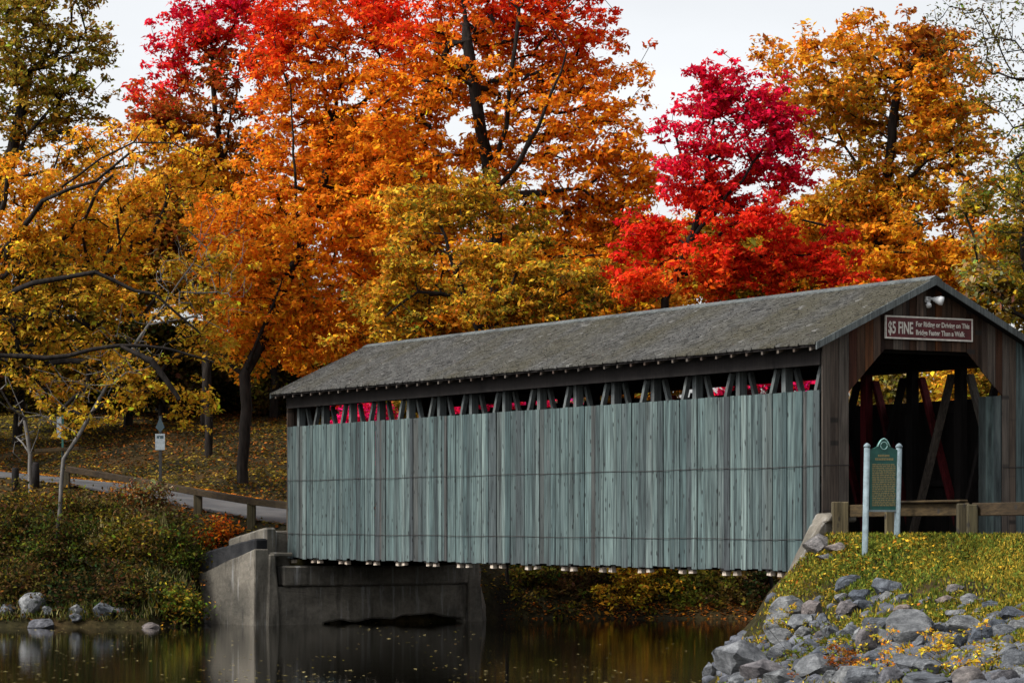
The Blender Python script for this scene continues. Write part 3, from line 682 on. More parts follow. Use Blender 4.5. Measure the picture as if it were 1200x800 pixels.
def plant(name, label, cat, blobs, paths, colour, n_cl, n_lf, size=.15, csize=.55, trunk_r=.22, group=None, seed=0, gap=.15, flat=.5, bark_='bark', drop=0.0, twig=.010, out_bias=2.2, trunk_name='trunk', path_r=0):
    """blobs: (x,y,z,rx,ry,rz); paths: list of polylines, the first starts at the base; colour(p)->rgb arrays"""
    r = np.random.default_rng(seed); bl_ = np.array(blobs, float); w = (bl_[:, 3] * bl_[:, 4] * bl_[:, 5]) ** .75; w /= w.sum()
    C = []; 
    while len(C) < n_cl:
        k = r.choice(len(bl_), n_cl, p=w); d = r.normal(size=(n_cl, 3)); d /= np.linalg.norm(d, axis=1, keepdims=True)
        p = bl_[k, :3] + d * bl_[k, 3:] * (r.random(n_cl) ** (1 / out_bias))[:, None]
        ok = (wob(p[:, 0], p[:, 1], p[:, 2] * 1.4 + seed, 1.15) > -1.0 + gap * .9) & (wob(p[:, 0] + 9, p[:, 1], p[:, 2] * 1.5 + seed, 3.1) > -1.0 + gap * 3.0)
        C += list(p[ok])
    C = np.array(C[:n_cl]); C += r.normal(size=C.shape) * .22; base = np.array(paths[0][0])
    root = empty(name, label, cat, group, loc=tuple(base))
    # skeleton
    nodes = []; par = []; taper = []
    for pi, path in enumerate(paths):
        path = np.array(path, float)
        if pi == 0: last = -1
        else: last = int(np.argmin(np.linalg.norm(np.array(nodes) - path[0], axis=1)))
        start = 0 if pi == 0 else 1
        pts = [path[0]]
        for a, b in zip(path[:-1], path[1:]):
            n = max(1, int(np.linalg.norm(b - a) / .6)); pts += [a + (b - a) * (j + 1) / n + r.normal(size=3) * .035 for j in range(n)]
        for j, p in enumerate(pts[start:]): nodes.append(p); par.append(last); last = len(nodes) - 1; taper.append((1 - .9 * j / len(pts)) ** .9)
    n_fix = len(nodes); lock = max(1, int(len(nodes) * .25)) if len(paths) == 1 else 1
    f0 = np.array(nodes[min(n_fix - 1, max(1, n_fix // 2))]); order = np.argsort(np.linalg.norm(C - f0, axis=1))
    N = np.zeros((n_fix + n_cl * 14, 3)); N[:n_fix] = nodes; cnt = n_fix; zlo = np.array(nodes)[:, 2].min()
    tip = np.zeros(n_cl, int)
    for ci in order:
        c = C[ci]; dv = c - N[:cnt]; dist = np.linalg.norm(dv, axis=1)
        cost = dist + .55 * np.maximum(0, -dv[:, 2]) + .25 * np.maximum(0, .3 * dist - dv[:, 2]); cost[:lock] += 3
        b = int(np.argmin(cost)); L = dist[b]; n = max(1, min(13, int(L / .45))); a = N[b]; mid = (a + c) / 2 + np.array([0, 0, .12 * L]) + r.normal(size=3) * .07 * L
        last = b
        for j in range(1, n + 1):
            t = j / n; p = (1 - t) ** 2 * a + 2 * t * (1 - t) * mid + t * t * c; N[cnt] = p; par.append(last); last = cnt; cnt += 1
        tip[ci] = last
    N = N[:cnt]; par = np.array(par); load = np.zeros(cnt); load[tip] += 1
    for i in range(cnt - 1, 0, -1):
        if par[i] >= 0: load[par[i]] += load[i]
    rad = trunk_r * (np.maximum(load, .5) / max(load.max(), 1)) ** .46; rad = np.maximum(rad, twig)
    if path_r:
        rad[:n_fix] = np.maximum(rad[:n_fix], path_r * np.array(taper))
    limbs_mesh(trunk_name, N - base, par, rad, M[bark_], root)
    # leaves
    cs = csize * r.uniform(.65, 1.35, n_cl); k = np.repeat(np.arange(n_cl), r.poisson(n_lf, n_cl)); n = len(k)
    off = r.normal(size=(n, 3)); off /= np.linalg.norm(off, axis=1, keepdims=True); off *= (r.random(n) ** .6)[:, None] * 1.15
    pos = C[k] + off * np.stack([cs[k], cs[k], cs[k] * flat], 1) - np.array([0, 0, 1]) * (drop * (off[:, :2] ** 2).sum(1) * cs[k])[:, None]
    nr = r.normal(size=(n, 3)) * .75 + np.array([0, 0, .9]) + off * .5; nr /= np.linalg.norm(nr, axis=1, keepdims=True)
    K = colour(C[k], r) if colour.__code__.co_argcount == 2 else colour(C[k], r, pos)
    K = K * np.exp(r.normal(size=(n, 3)) * np.array([.08, .20, .2])); fd = (r.random(n) < .05)[:, None]; K = np.where(fd, K * .45 + K.max(1, keepdims=True) * np.array([.18, .12, .025]), K)
    K = K * np.exp(r.normal(size=(n, 1)) * .22) * (1 + r.normal(size=(n, 3)) * .06) * (np.exp(r.normal(size=n_cl) * .13)[k])[:, None]
    quads_mesh('foliage', pos - base, nr, size * (.45 + .95 * r.random(n) ** 1.4), K, M['leaf'], root)
    return root

ORD = ['first', 'second', 'third', 'fourth', 'fifth', 'sixth', 'seventh', 'eighth', 'ninth', 'tenth', 'eleventh', 'twelfth', 'thirteenth', 'fourteenth', 'fifteenth', 'sixteenth', 'seventeenth', 'eighteenth', 'nineteenth', 'twentieth']
CO = dict(crimson=(.66, .012, .045), red=(.78, .035, .014), orred=(.80, .12, .014), orange=(.86, .255, .016), amber=(.78, .30, .02), gold=(.66, .365, .03), yellow=(.66, .45, .04),
          olive=(.165, .13, .017), green=(.095, .13, .02), dkgreen=(.022, .034, .011), rust=(.34, .10, .017), brown=(.10, .055, .02), pink=(.75, .014, .17), straw=(.36, .30, .13), ochre=(.36, .225, .028))
CO = {k: np.array(v) for k, v in CO.items()}
def palette(*stops, nz=1.0, axis=2, s=.55, seed=0):
    """stops (coordinate, colour name) along one axis, warped by smooth noise, so neighbouring clumps share a tone"""
    xs = np.array([a for a, _ in stops], float); cs = np.array([CO[b] for _, b in stops])
    def f(p, r):
        q = p[:, axis] + nz * wob(p[:, 0] + seed, p[:, 1], p[:, 2], s) + nz * .45 * r.normal(size=len(p))
        return np.stack([np.interp(q, xs, cs[:, i]) for i in range(3)], 1)
    return f
def mixed(names, s=.6, seed=0, jit=.5):
    cs = np.array([CO[n] for n in names])
    def f(p, r):
        t = (wob(p[:, 0] + seed * 3.1, p[:, 1], p[:, 2], s) * .5 + .5 + jit * .5 * r.normal(size=len(p))) * (len(cs) - 1); t = np.clip(t, 0, len(cs) - 1)
        return np.stack([np.interp(t, np.arange(len(cs)), cs[:, i]) for i in range(3)], 1)
    return f
def bl_px(Y, lst, thick=.85): # crown lobes given as picture columns/rows at distance Y
    r = random.Random(int(Y * 7)); out = []
    for b in lst:
        px, py, rx, rz = b[:4]; dy = b[4] if len(b) > 4 else r.uniform(-1.2, 1.2); p = P(px, py, Y + dy); k = Y / F
        out.append((*p, rx * k * 1.06, (rx + rz) / 2 * k * thick, rz * k * 1.06))
    return out
def zz(py, Y): return CAMZ + (HY - py) / F * Y
def pth(Y, *pts): return [tuple(P(a, b, Y + (c[0] if c else 0))) for a, b, *c in pts]
def from_ground(Y, px, *pts):
    x = (px - CX) / F * Y; z = hgt(x, Y); return [(x, Y, z - .2)] + pth(Y, *pts)

TG = 'autumn trees behind the bridge'
# big forked orange maple behind the middle of the roof
Y = 98
plant('maple_tree', 'tall spreading orange maple with dark forked limbs behind the middle of the roof', 'tree',
      bl_px(Y, [(600, 40, 120, 80), (690, 95, 75, 85), (530, 80, 85, 90), (640, 160, 100, 70), (545, 190, 80, 60), (715, 190, 55, 60), (620, 265, 120, 55), (720, 265, 60, 50), (590, 330, 130, 40), (690, 340, 90, 40), (470, 150, 60, 70), (480, 60, 60, 60), (505, 120, 50, 50), (520, 185, 55, 45), (690, 235, 70, 40), (450, 240, 50, 50), (750, 330, 50, 40), (735, 220, 45, 50), (560, -30, 110, 60), (660, -10, 70, 50)]),
      [from_ground(Y, 580, (580, 380), (577, 235), (572, 200), (560, 130, -1.2), (548, 50, -1.4), (540, -30, -1)), pth(Y, (574, 210), (592, 150, -1.2), (600, 80, -1.6), (610, 10, -1.4)), pth(Y, (577, 230), (610, 190, -1.6), (640, 130, -2.2), (665, 60, -2.2)), pth(Y, (577, 232), (640, 226, -.5), (700, 215, -.5))],
      palette((zz(330, Y), 'amber'), (zz(210, Y), 'orange'), (zz(70, Y), 'orange'), (zz(0, Y), 'orred'), (zz(-60, Y), 'red'), nz=2.4, seed=4), 2000, 34, .125, .37, .30, TG, 21, .18, path_r=.10)
# orange tree left of it
Y = 101
plant('maple_tree', 'orange maple with flame red top left of the tall forked one', 'tree',
      bl_px(Y, [(400, 30, 80, 70), (345, 90, 60, 70), (420, 120, 70, 80), (350, 190, 75, 70), (430, 220, 70, 70), (370, 290, 95, 65), (440, 330, 70, 60), (330, 360, 90, 50), (380, 400, 80, 35), (310, 270, 45, 55), (270, 330, 45, 55), (260, 260, 40, 50), (290, 400, 50, 40), (320, 30, 40, 50), (440, 20, 50, 60), (390, -40, 80, 50)]),
      [from_ground(Y, 285, (287, 520), (288, 440), (315, 380), (350, 300), (385, 200), (400, 60)), pth(Y, (290, 435), (305, 390, -1), (330, 330, -1.5)), pth(Y, (350, 300), (345, 200, -1), (340, 100, -1)), pth(Y, (288, 445), (260, 415, 0), (235, 400, 0))],
      palette((zz(420, Y), 'amber'), (zz(300, Y), 'orange'), (zz(130, Y), 'orange'), (zz(40, Y), 'orred'), (zz(-60, Y), 'red'), nz=2.8, seed=9), 1700, 34, .128, .37, .21, TG, 22, .2, path_r=.07)
# dark red one behind at the left
Y = 108
plant('maple_tree', 'slender dark red maple rising against the sky left of the orange ones', 'tree',
      bl_px(Y, [(245, 30, 62, 55), (290, 60, 50, 60), (215, 75, 40, 40), (265, 110, 60, 40), (190, 125, 42, 40), (215, 160, 45, 40), (290, 180, 50, 50), (265, -20, 50, 40), (180, 105, 30, 24), (230, 215, 55, 45), (270, 260, 50, 45), (165, 150, 35, 35)]),
      [from_ground(Y, 244, (246, 520), (243, 440), (252, 300), (258, 190), (250, 90), (245, 10)), pth(Y, (256, 220), (268, 150, .5), (285, 60, .5)), pth(Y, (256, 230), (240, 170, -.5), (200, 110, -.5))],
      palette((zz(230, Y), 'amber'), (zz(150, Y), 'rust'), (zz(85, Y), 'rust'), (zz(60, Y), 'red'), (zz(-10, Y), 'crimson'), nz=1.8, seed=2), 900, 30, .13, .36, .16, TG, 23, .3, path_r=.07)
# yellow-olive small tree before the big maple
Y = 92.5
plant('small_tree', 'low olive yellow tree with bent limbs directly behind the roof ridge', 'tree',
      bl_px(Y, [(510, 245, 62, 32), (590, 262, 60, 24), (600, 310, 70, 35), (660, 335, 55, 32), (480, 300, 40, 40), (470, 355, 75, 40), (550, 365, 70, 30), (620, 365, 60, 28), (425, 395, 45, 18), (560, 225, 45, 22), (690, 350, 30, 22)]),
      [from_ground(Y, 567, (567, 420), (562, 385), (545, 350), (528, 300), (515, 250)), pth(Y, (562, 385), (590, 360, -.6), (605, 320, -1)), pth(Y, (562, 387), (640, 355, -.4), (670, 340, -.8)), pth(Y, (545, 350), (490, 340, -.5), (450, 370, -.8))],
      mixed(['olive', 'gold', 'gold', 'ochre', 'amber', 'gold', 'ochre', 'olive'], .9, 3), 950, 34, .105, .32, .13, TG, 24, .3, path_r=.06, bark_='bark', flat=.42)
# crimson maple
Y = 91
plant('maple_tree', 'vivid crimson maple with leaning dark trunk behind the near half of the roof', 'tree',
      bl_px(Y, [(838, 120, 52, 36), (905, 142, 46, 38), (805, 165, 42, 34), (872, 190, 70, 34), (935, 195, 24, 34), (800, 215, 38, 28), (850, 236, 60, 24), (895, 258, 60, 30), (955, 285, 52, 26), (990, 306, 34, 18), (775, 272, 48, 24), (755, 300, 40, 22), (840, 300, 60, 22), (905, 315, 80, 24), (770, 335, 60, 18), (850, 335, 80, 18), (835, 92, 30, 16), (735, 318, 28, 18), (985, 322, 36, 14)]),
      [from_ground(Y, 775, (780, 352), (792, 325), (806, 290), (824, 240), (832, 190), (838, 130), (834, 95)), pth(Y, (808, 285), (850, 230, -.5), (885, 190, -.8), (915, 150, -.8)), pth(Y, (795, 318), (850, 305, .3), (920, 300, .3), (980, 305, 0)), pth(Y, (824, 240), (800, 190, .3), (790, 150, .3))],
      palette((zz(350, Y), 'orred'), (zz(315, Y), 'red'), (zz(250, Y), 'red'), (zz(205, Y), 'crimson'), (zz(90, Y), 'crimson'), nz=1.2, seed=6), 1250, 28, .115, .30, .14, TG, 25, .36, path_r=.07, flat=.4)
# orange tree on the right
Y = 103
plant('maple_tree', 'broad amber tree behind the near gable', 'tree',
      bl_px(Y, [(960, 95, 62, 58), (930, 60, 35, 30), (1060, 75, 80, 55), (1110, 110, 60, 60), (1010, 150, 85, 60), (1110, 190, 65, 70), (1010, 230, 75, 50), (960, 260, 60, 45), (1080, 270, 95, 55), (1150, 300, 60, 50), (1040, 320, 110, 40), (1000, 40, 40, 25), (1090, 45, 40, 25)]),
      [from_ground(Y, 1035, (1035, 360), (1030, 270), (1040, 210), (1050, 120), (1055, 50)), pth(Y, (1031, 270), (1000, 190, .6), (960, 110, .6)), pth(Y, (1036, 235), (1085, 190, -.8), (1120, 120, -.8)), pth(Y, (1031, 265), (975, 265, -.8), (940, 260, -1))],
      palette((zz(350, Y), 'amber'), (zz(260, Y), 'amber'), (zz(195, Y), 'ochre'), (zz(150, Y), 'amber'), (zz(70, Y), 'amber'), (zz(20, Y), 'rust'), nz=2.4, seed=12), 1650, 33, .132, .39, .26, TG, 26, .24, path_r=.08)
# right edge, yellow-green
Y = 84
plant('small_tree', 'yellow green tree at the right edge beyond the gable', 'tree',
      bl_px(Y, [(1185, 230, 32, 40), (1200, 300, 45, 50), (1160, 330, 45, 40), (1220, 200, 40, 60), (1225, 380, 60, 50), (1150, 250, 22, 30)]),
      [from_ground(Y, 1215, (1210, 400), (1200, 300), (1192, 210))], mixed(['olive', 'green', 'gold', 'olive', 'straw'], .9, 5), 200, 62, .12, .48, .14, TG, 27, .34)
# left: olive-brown tall tree
Y = 96
plant('oak_tree', 'tall olive brown oak filling the top left against the sky', 'tree',
      bl_px(Y, [(45, 30, 70, 60), (95, 80, 40, 45), (20, 110, 60, 50), (70, 145, 55, 40), (5, 190, 50, 50), (60, -30, 60, 50), (-50, 60, 80, 90), (115, 40, 16, 30), (95, 200, 50, 40), (-40, 220, 60, 60)]),
      [from_ground(Y, -40, (-40, 480), (-30, 330), (0, 220), (25, 130), (45, 40)), pth(Y, (0, 220), (30, 160, -.5), (75, 110, -.8), (105, 60, -.8)), pth(Y, (-30, 330), (-20, 180, 1), (-30, 60, 1))],
      palette((zz(230, Y), 'amber'), (zz(150, Y), 'ochre'), (zz(60, Y), 'olive'), (zz(0, Y), 'ochre'), nz=1.8, seed=15), 1000, 30, .115, .35, .26, 'autumn trees at the left', 28, .3)
# left foreground gold tree with arching limbs
Y = 84
plant('oak_tree', 'gold leaved oak with dark arching limbs reaching in over the left bank', 'tree',
      bl_px(Y, [(150, 175, 85, 28), (215, 205, 45, 28), (60, 215, 75, 40), (20, 280, 60, 50), (110, 275, 80, 40), (190, 290, 60, 40), (40, 345, 70, 40), (250, 310, 40, 35), (120, 345, 70, 35), (225, 365, 45, 35), (245, 400, 34, 22), (100, 410, 70, 30), (30, 400, 50, 40), (95, 485, 36, 40), (215, 455, 40, 34), (150, 450, 40, 30), (70, 455, 40, 25), (170, 230, 60, 25)]),
      [from_ground(Y, -75, (-70, 500), (-50, 390), (-15, 320), (25, 270, -0.1), (65, 225, -0.7), (115, 185, -1.1), (155, 167, -1.3), (200, 168, -1.3), (235, 185, -1.1)),
       pth(Y, (-15, 320), (50, 235, -2.1), (115, 210, -2.3), (150, 180, -2.4)), pth(Y, (-40, 370), (40, 330, -2.4), (110, 320, -2.6), (180, 345, -2.6), (235, 390, -2.4)), pth(Y, (-55, 415), (0, 417, -2.8), (80, 415, -3.0), (140, 402, -3.0), (200, 408, -2.9), (250, 425, -2.6)), pth(Y, (140, 402, -3.0), (180, 425, -3.2), (210, 470, -3.2)), pth(Y, (-15, 320), (10, 210, -0.8), (60, 200, -0.6))],
      palette((zz(520, Y), 'yellow'), (zz(430, Y), 'gold'), (zz(380, Y), 'ochre'), (zz(330, Y), 'gold'), (zz(270, Y), 'amber'), (zz(220, Y), 'gold'), (zz(180, Y), 'amber'), nz=1.8, seed=18), 1150, 30, .095, .31, .24, 'autumn trees at the left', 29, .36, drop=.25, path_r=.105)
Y = 83
plant('bare_tree', 'thin grey nearly leafless tree with fine twigs before the gold oak', 'tree', bl_px(Y, [(250, 265, 45, 40), (215, 320, 50, 40), (270, 330, 35, 40), (180, 380, 60, 30), (120, 430, 70, 40), (60, 470, 50, 40)]), [from_ground(Y, 60, (75, 540), (120, 460), (175, 380), (225, 310), (250, 250)), pth(Y, (120, 460), (70, 440, -.3), (30, 430, -.3)), pth(Y, (175, 380), (230, 370, -.3), (270, 390, -.3))], mixed(['brown', 'ochre', 'olive'], 1, 4), 300, 3, .06, .3, .06, 'autumn trees at the left', 33, .0, bark_='grey_bark', twig=.007)
# sparse twigs hanging in at the right
Y = 58
plant('sparse_tree', 'nearly bare fine twigged tree with small dark leaves hanging in at the upper right', 'tree',
      bl_px(Y, [(1160, 60, 75, 70), (1190, 150, 50, 60), (1130, 20, 50, 40), (1180, 230, 40, 60), (1150, 110, 40, 40), (1220, 300, 50, 50), (1240, 100, 80, 150)]),
      [from_ground(Y, 1360, (1350, 400), (1320, 200), (1290, 100)), pth(Y, (1310, 150), (1230, 55, -.3), (1180, 60, -.5), (1130, 75, -.5)), pth(Y, (1300, 130), (1240, 10, -.3), (1150, 0, -.3)), pth(Y, (1330, 260), (1240, 160, .2), (1190, 180, .2))],
      mixed(['green', 'olive', 'brown', 'olive'], 1.2, 8), 420, 12, .05, .30, .07, None, 30, .1, twig=.0045, bark_='bark')
# background trees that close the wood
fill = [(150, 300, 110, 90, 118, ['olive', 'amber', 'brown'], 'dull brown tree behind the gold oak'), (320, 330, 80, 100, 122, ['amber', 'orange', 'olive'], 'dull orange tree far back between the dark red and orange maples'),
        (480, 300, 100, 100, 124, ['orange', 'rust', 'amber'], 'rust tree far back behind the orange maples'), (760, 310, 90, 60, 122, ['orange', 'amber', 'rust'], 'orange tree far back left of the crimson maple'), (900, 310, 110, 60, 120, ['amber', 'olive', 'gold'], 'olive gold tree far back behind the crimson maple'),
        (640, 330, 110, 60, 120, ['amber', 'orange', 'olive'], 'amber tree far back behind the low olive tree'), (1130, 330, 110, 60, 125, ['gold', 'olive', 'amber'], 'olive gold tree far back behind the near gable'), (20, 360, 100, 100, 112, ['olive', 'brown', 'dkgreen'], 'dark olive tree far back at the left edge'),
        (240, 260, 80, 70, 117, ['amber', 'olive', 'rust'], 'amber tree far back behind the slender dark red maple'), (430, 200, 80, 80, 119, ['orange', 'amber', 'rust'], 'orange tree far back behind the flame topped maple'), (1010, 290, 90, 60, 119, ['amber', 'ochre', 'olive'], 'ochre tree far back right of the crimson maple'),
        (500, 380, 70, 30, 116, ['orange', 'amber', 'ochre'], 'orange tree low behind the low olive tree'), (400, 400, 60, 30, 114, ['amber', 'orange', 'olive'], 'amber tree low above the far end of the roof'), (720, 345, 70, 25, 110, ['orange', 'amber', 'ochre'], 'orange tree low between the olive tree and the crimson maple'),
        (-110, 330, 110, 130, 110, ['ochre', 'olive', 'amber'], 'ochre tree farthest back beyond the left edge'), (-230, 350, 120, 130, 104, ['olive', 'gold', 'brown'], 'olive tree in the wood well left of the oaks'),
        (190, 420, 80, 45, 121, ['brown', 'dkgreen', 'olive'], 'dark brown tree low between the two left trunks'), (280, 430, 80, 40, 126, ['dkgreen', 'brown', 'olive'], 'dark green tree low behind the leaning trunk'), (90, 430, 90, 55, 116, ['dkgreen', 'olive', 'gold'], 'dark tree low behind the road sign'), (360, 425, 60, 35, 127, ['brown', 'olive', 'dkgreen'], 'brown tree low beside the far eave')]
for i, (px, py, rx, rz, Y, cs, lb) in enumerate(fill):
    rr = random.Random(i); lob = [(px, py, rx * .6, rz * .6)] + [(px + rx * .6 * math.cos(a), py + rz * .6 * math.sin(a), rx * .45, rz * .45) for a in (.5, 1.6, 2.7, 3.9, 5.2)]
    plant('background_tree', lb, 'tree', bl_px(Y, lob), [from_ground(Y, px, (px + 3, 430), (px, py))], mixed(cs, .6, i), 300, 50, .19, .68, .20, 'trees far back in the wood', 40 + i, .1)
for i, px in enumerate(range(-10, 420, 42)):
    Y = 123 + 3 * (i % 2); py = 456 + 6 * math.sin(i * 2.3)
    plant('understory_bush', f'dark bush on the hill crest behind the trunks, {ORD[i]} from the left of its row', 'shrub', bl_px(Y, [(px, py, 34, 26), (px + 14, py - 14, 26, 26), (px - 14, py + 12, 28, 18)]), [from_ground(Y, px, (px, py + 6), (px, py - 6))], mixed(['dkgreen', 'brown', 'olive', 'dkgreen'], .9, i), 150, 40, .15, .55, .08, 'bushes along the hill crest', 200 + i, .05, trunk_name='stem')
# yellow trees seen through the portal and the window band
for i, (px, py, rx, rz, Y, cs, lb) in enumerate([(1030, 455, 60, 70, 84, ['gold', 'olive', 'ochre', 'straw', 'olive'], 'yellow leaved sapling seen through the left portal window'), (1130, 440, 60, 70, 82, ['gold', 'ochre', 'olive'], 'golden sapling seen through the right portal window'), (735, 450, 70, 30, 92, ['olive', 'rust', 'amber'], 'rust and olive sapling hidden behind the siding'), (470, 480, 50, 25, 98, ['olive', 'gold'], 'olive sapling hidden behind the far siding')]):
    plant('sapling', lb, 'tree', bl_px(Y, [(px, py, rx * .7, rz * .7), (px - rx * .4, py + rz * .2, rx * .5, rz * .6), (px + rx * .4, py - rz * .1, rx * .5, rz * .6)]), [from_ground(Y, px, (px, py + 30), (px, py - 20))], mixed(cs, 1.1, i), 130, 60, .12, .45, .07, None, 60 + i, .1)
# magenta burning bushes behind the bridge
for i, (px, py, rx, rz, Y, lb) in enumerate([(425, 492, 28, 20, 94, 'dark red bush glimpsed through the far window gaps'), (595, 470, 70, 26, 88, 'magenta bush glimpsed through the middle window gaps'), (905, 432, 70, 30, 76, 'magenta bush glimpsed through the near window gaps')]):
    plant('burning_bush', lb, 'shrub', bl_px(Y, [(px, py, rx, rz), (px - rx * .5, py + rz, rx * .6, rz), (px + rx * .5, py + rz, rx * .6, rz)]), [from_ground(Y, px, (px, py + 40), (px, py))], mixed(['pink', 'crimson', 'pink', 'red'], 1.0, i), 120, 80, .10, .42, .06, None, 70 + i, .02, trunk_name='stem')

# shrubs under the bridge on the far bank
for i, (px, py, rx, rz, Y, cs, lb) in enumerate([(620, 690, 40, 32, 88.9, ['dkgreen', 'olive', 'brown'], 'brown green shrub next to the abutment under the bridge'), (680, 690, 45, 32, 88.9, ['olive', 'dkgreen', 'brown'], 'olive shrub second from the abutment under the bridge'), (745, 688, 48, 34, 88.9, ['olive', 'gold', 'dkgreen'], 'yellow flecked shrub in the middle of the gap under the bridge'), (815, 690, 48, 34, 88.9, ['dkgreen', 'olive', 'green'], 'dark green shrub on the far bank under the bridge'), (880, 690, 45, 36, 88.9, ['dkgreen', 'brown', 'olive'], 'darkest shrub on the far bank beside the near abutment')]):
    plant('shrub', lb, 'shrub', bl_px(Y, [(px, py, rx, rz, 0), (px - 15, py + 18, rx * .7, rz * .45, -.7), (px + 15, py - 25, rx * .8, rz * .6, 1)]), [from_ground(Y, px, (px, py + 10), (px, py - 10))], mixed(cs, 1.3, i), 190, 44, .09, .36, .05, 'shrubs on the far bank under the bridge', 80 + i, .12, trunk_name='stem')
# left bank shrubs, canopy shade worked into their dark leaf colours
LS = [(20, 620, 40, 45, 84, ['dkgreen', 'olive', 'brown'], 'dark olive shrub at the far left of the bank'), (75, 640, 45, 40, 83, ['dkgreen', 'olive', 'dkgreen', 'green'], 'dark green shrub low on the left bank'), (45, 598, 45, 18, 86, ['brown', 'olive', 'dkgreen', 'gold'], 'brown shrub flecked with gold below the bollards'), (110, 606, 45, 22, 86, ['brown', 'dkgreen', 'olive'], 'brown shrub below the low guardrail'),
      (150, 640, 40, 38, 83.5, ['olive', 'ochre', 'dkgreen', 'olive'], 'olive shrub in the middle of the left bank'), (185, 612, 36, 22, 85.5, ['green', 'olive', 'straw'], 'straw green shrub nearest the guardrail post'), (205, 650, 32, 32, 84, ['green', 'dkgreen', 'olive'], 'green shrub above the wing wall foot'), (25, 685, 40, 28, 81.4, ['dkgreen', 'olive', 'brown'], 'dark shrub by the left shore rocks'),
      (95, 690, 45, 26, 81.3, ['dkgreen', 'brown', 'dkgreen'], 'near black shrub overhanging the left shore'), (155, 692, 35, 26, 81.4, ['olive', 'brown', 'dkgreen'], 'brown olive shrub low by the water'), (206, 706, 22, 15, 81.6, ['green', 'olive', 'green', 'gold'], 'bright yellow green shrub against the wing wall'), (165, 582, 32, 8, 88.5, ['rust', 'brown', 'straw'], 'reddish dry shrub along the guardrail'), (250, 628, 17, 11, 86.2, ['orange', 'rust', 'orred'], 'small orange shrub above the dark coping')]
for i, (px, py, rx, rz, Y, cs, lb) in enumerate(LS):
    plant('shrub', lb, 'shrub', bl_px(Y, [(px, py, rx, rz, 0), (px - rx * .4, py + rz * .4, rx * .6, rz * .6, -.5), (px + rx * .4, py + rz * .2, rx * .6, rz * .6, .4)]), [from_ground(Y, px, (px, py + rz * .4), (px, py - rz * .3))], mixed(cs + ['dkgreen', 'brown'], 2.2, i, .9), int(80 + rx * rz / 9), 26, .075, .40, .04, 'shrubs on the left bank', 100 + i, .12, trunk_name='stem')
# bare grey branching shrub by the bollards
Y = 88
plant('bare_shrub', 'bare grey branched shrub leaning over the bollards', 'shrub', bl_px(Y, [(15, 450, 25, 40), (45, 480, 20, 40), (30, 520, 20, 25)]), [from_ground(Y, 38, (35, 530), (28, 490), (8, 440)), pth(Y, (33, 510), (50, 485, -.2), (45, 440, -.2))], mixed(['brown', 'olive']), 40, 2, .06, .2, .07, None, 131, 0, bark_='grey_bark', twig=.012, trunk_name='stem')

# ------------------------------------------------------------------ ground cover
def scatter_cover(name, label, x0, x1, y0, y1, n, keep, cols, size, up=.6, seed=0, asp=.45, upright=0.0, zo=.01):
    r = np.random.default_rng(seed); x = r.uniform(x0, x1, n); y = r.uniform(y0, y1, n); k = keep(x, y, r); x, y = x[k], y[k]; z = height(x, y)
    n = len(x); N = r.normal(size=(n, 3)) * (1 - up) + np.array([0, 0, up]); T = None
    if upright: T = np.stack([r.normal(size=n) * .45, r.normal(size=n) * .45, np.ones(n)], 1); N = r.normal(size=(n, 3)); N[:, 2] *= .2
    N /= np.linalg.norm(N, axis=1, keepdims=True); S = size * r.uniform(.5, 1.4, n)
    K = cols(np.stack([x, y, z], 1), r) * np.exp(r.normal(size=(n, 1)) * .3 + (.28 * wob(x, y, 5, 1.6))[:, None])
    C = np.stack([x, y, z + zo + (S * .6 if upright else r.uniform(0, .03, n))], 1)
    return tag(quads_mesh(name, C, N, S, K, M['litter'], None, asp, .1, T), label, None, None, 'stuff')
def near_zone(x, y, r, t0=.42):
    u, v = uv(x, y); vs = -2.5 + .75 * np.minimum(u, 0); t = (v - vs) / (-.3 - vs)
    dens = sstep(t0 - .15, t0 + .3, t + .18 * wob(x, y, 0, 1.3)) * (.45 + .55 * sstep(-.9, -.1, wob(x, y, 7, 2.6))); return (u < -.35) & (t < 1.03) & (r.random(len(x)) < np.maximum(dens, .05)) & (t > .05)
scatter_cover('grass', 'short green and yellow grass on the bank below the marker', 2, 16, 36, 61, 230000, near_zone, mixed(['green', 'olive', 'green', 'ochre', 'olive', 'green'], .9, 2, .5), .06, seed=1, asp=.22, upright=1)
scatter_cover('ground_ivy', 'low leafy ground cover among the bank grass', 2, 16, 36, 61, 110000, near_zone, mixed(['green', 'olive', 'green', 'ochre', 'green', 'dkgreen', 'green'], .9, 5, .5), .05, .55, 11, zo=.05)
scatter_cover('fallen_leaves', 'yellow fallen leaves lying in the bank grass', 2, 16, 36, 61, 42000, lambda x, y, r: near_zone(x, y, r) & (wob(x, y, 2, 1.5) + .6 * wob(x, y, 8, 4) > .25 + .5 * r.random(len(x))), mixed(['gold', 'olive', 'ochre', 'olive', 'yellow', 'ochre', 'rust'], 1.0, 4, .9), .055, .7, 2, zo=.06)
def hill_zone(x, y, r): dr, zr, s = road_dist(x, y); return (dr > RW - .1 - .5 * r.random(len(x))) & (height(x, y) > .15) & (y > 80)
scatter_cover('leaf_litter', 'orange and brown leaf litter on the wooded hillside', -30, 8, 80, 125, 120000, hill_zone, mixed(['brown', 'dkgreen', 'rust', 'brown', 'dkgreen', 'ochre', 'brown', 'olive'], .5, 6, .5), .085, .75, 3, zo=.02)
scatter_cover('bank_grass', 'rank grass on the left river bank', -20, -6, 80, 92, 50000, lambda x, y, r: hill_zone(x, y, r) & (road_dist(x, y)[0] > RW + 1.3), mixed(['dkgreen', 'olive', 'green', 'straw', 'dkgreen'], 1.0, 7, .8), .16, seed=4, asp=.10, upright=1)
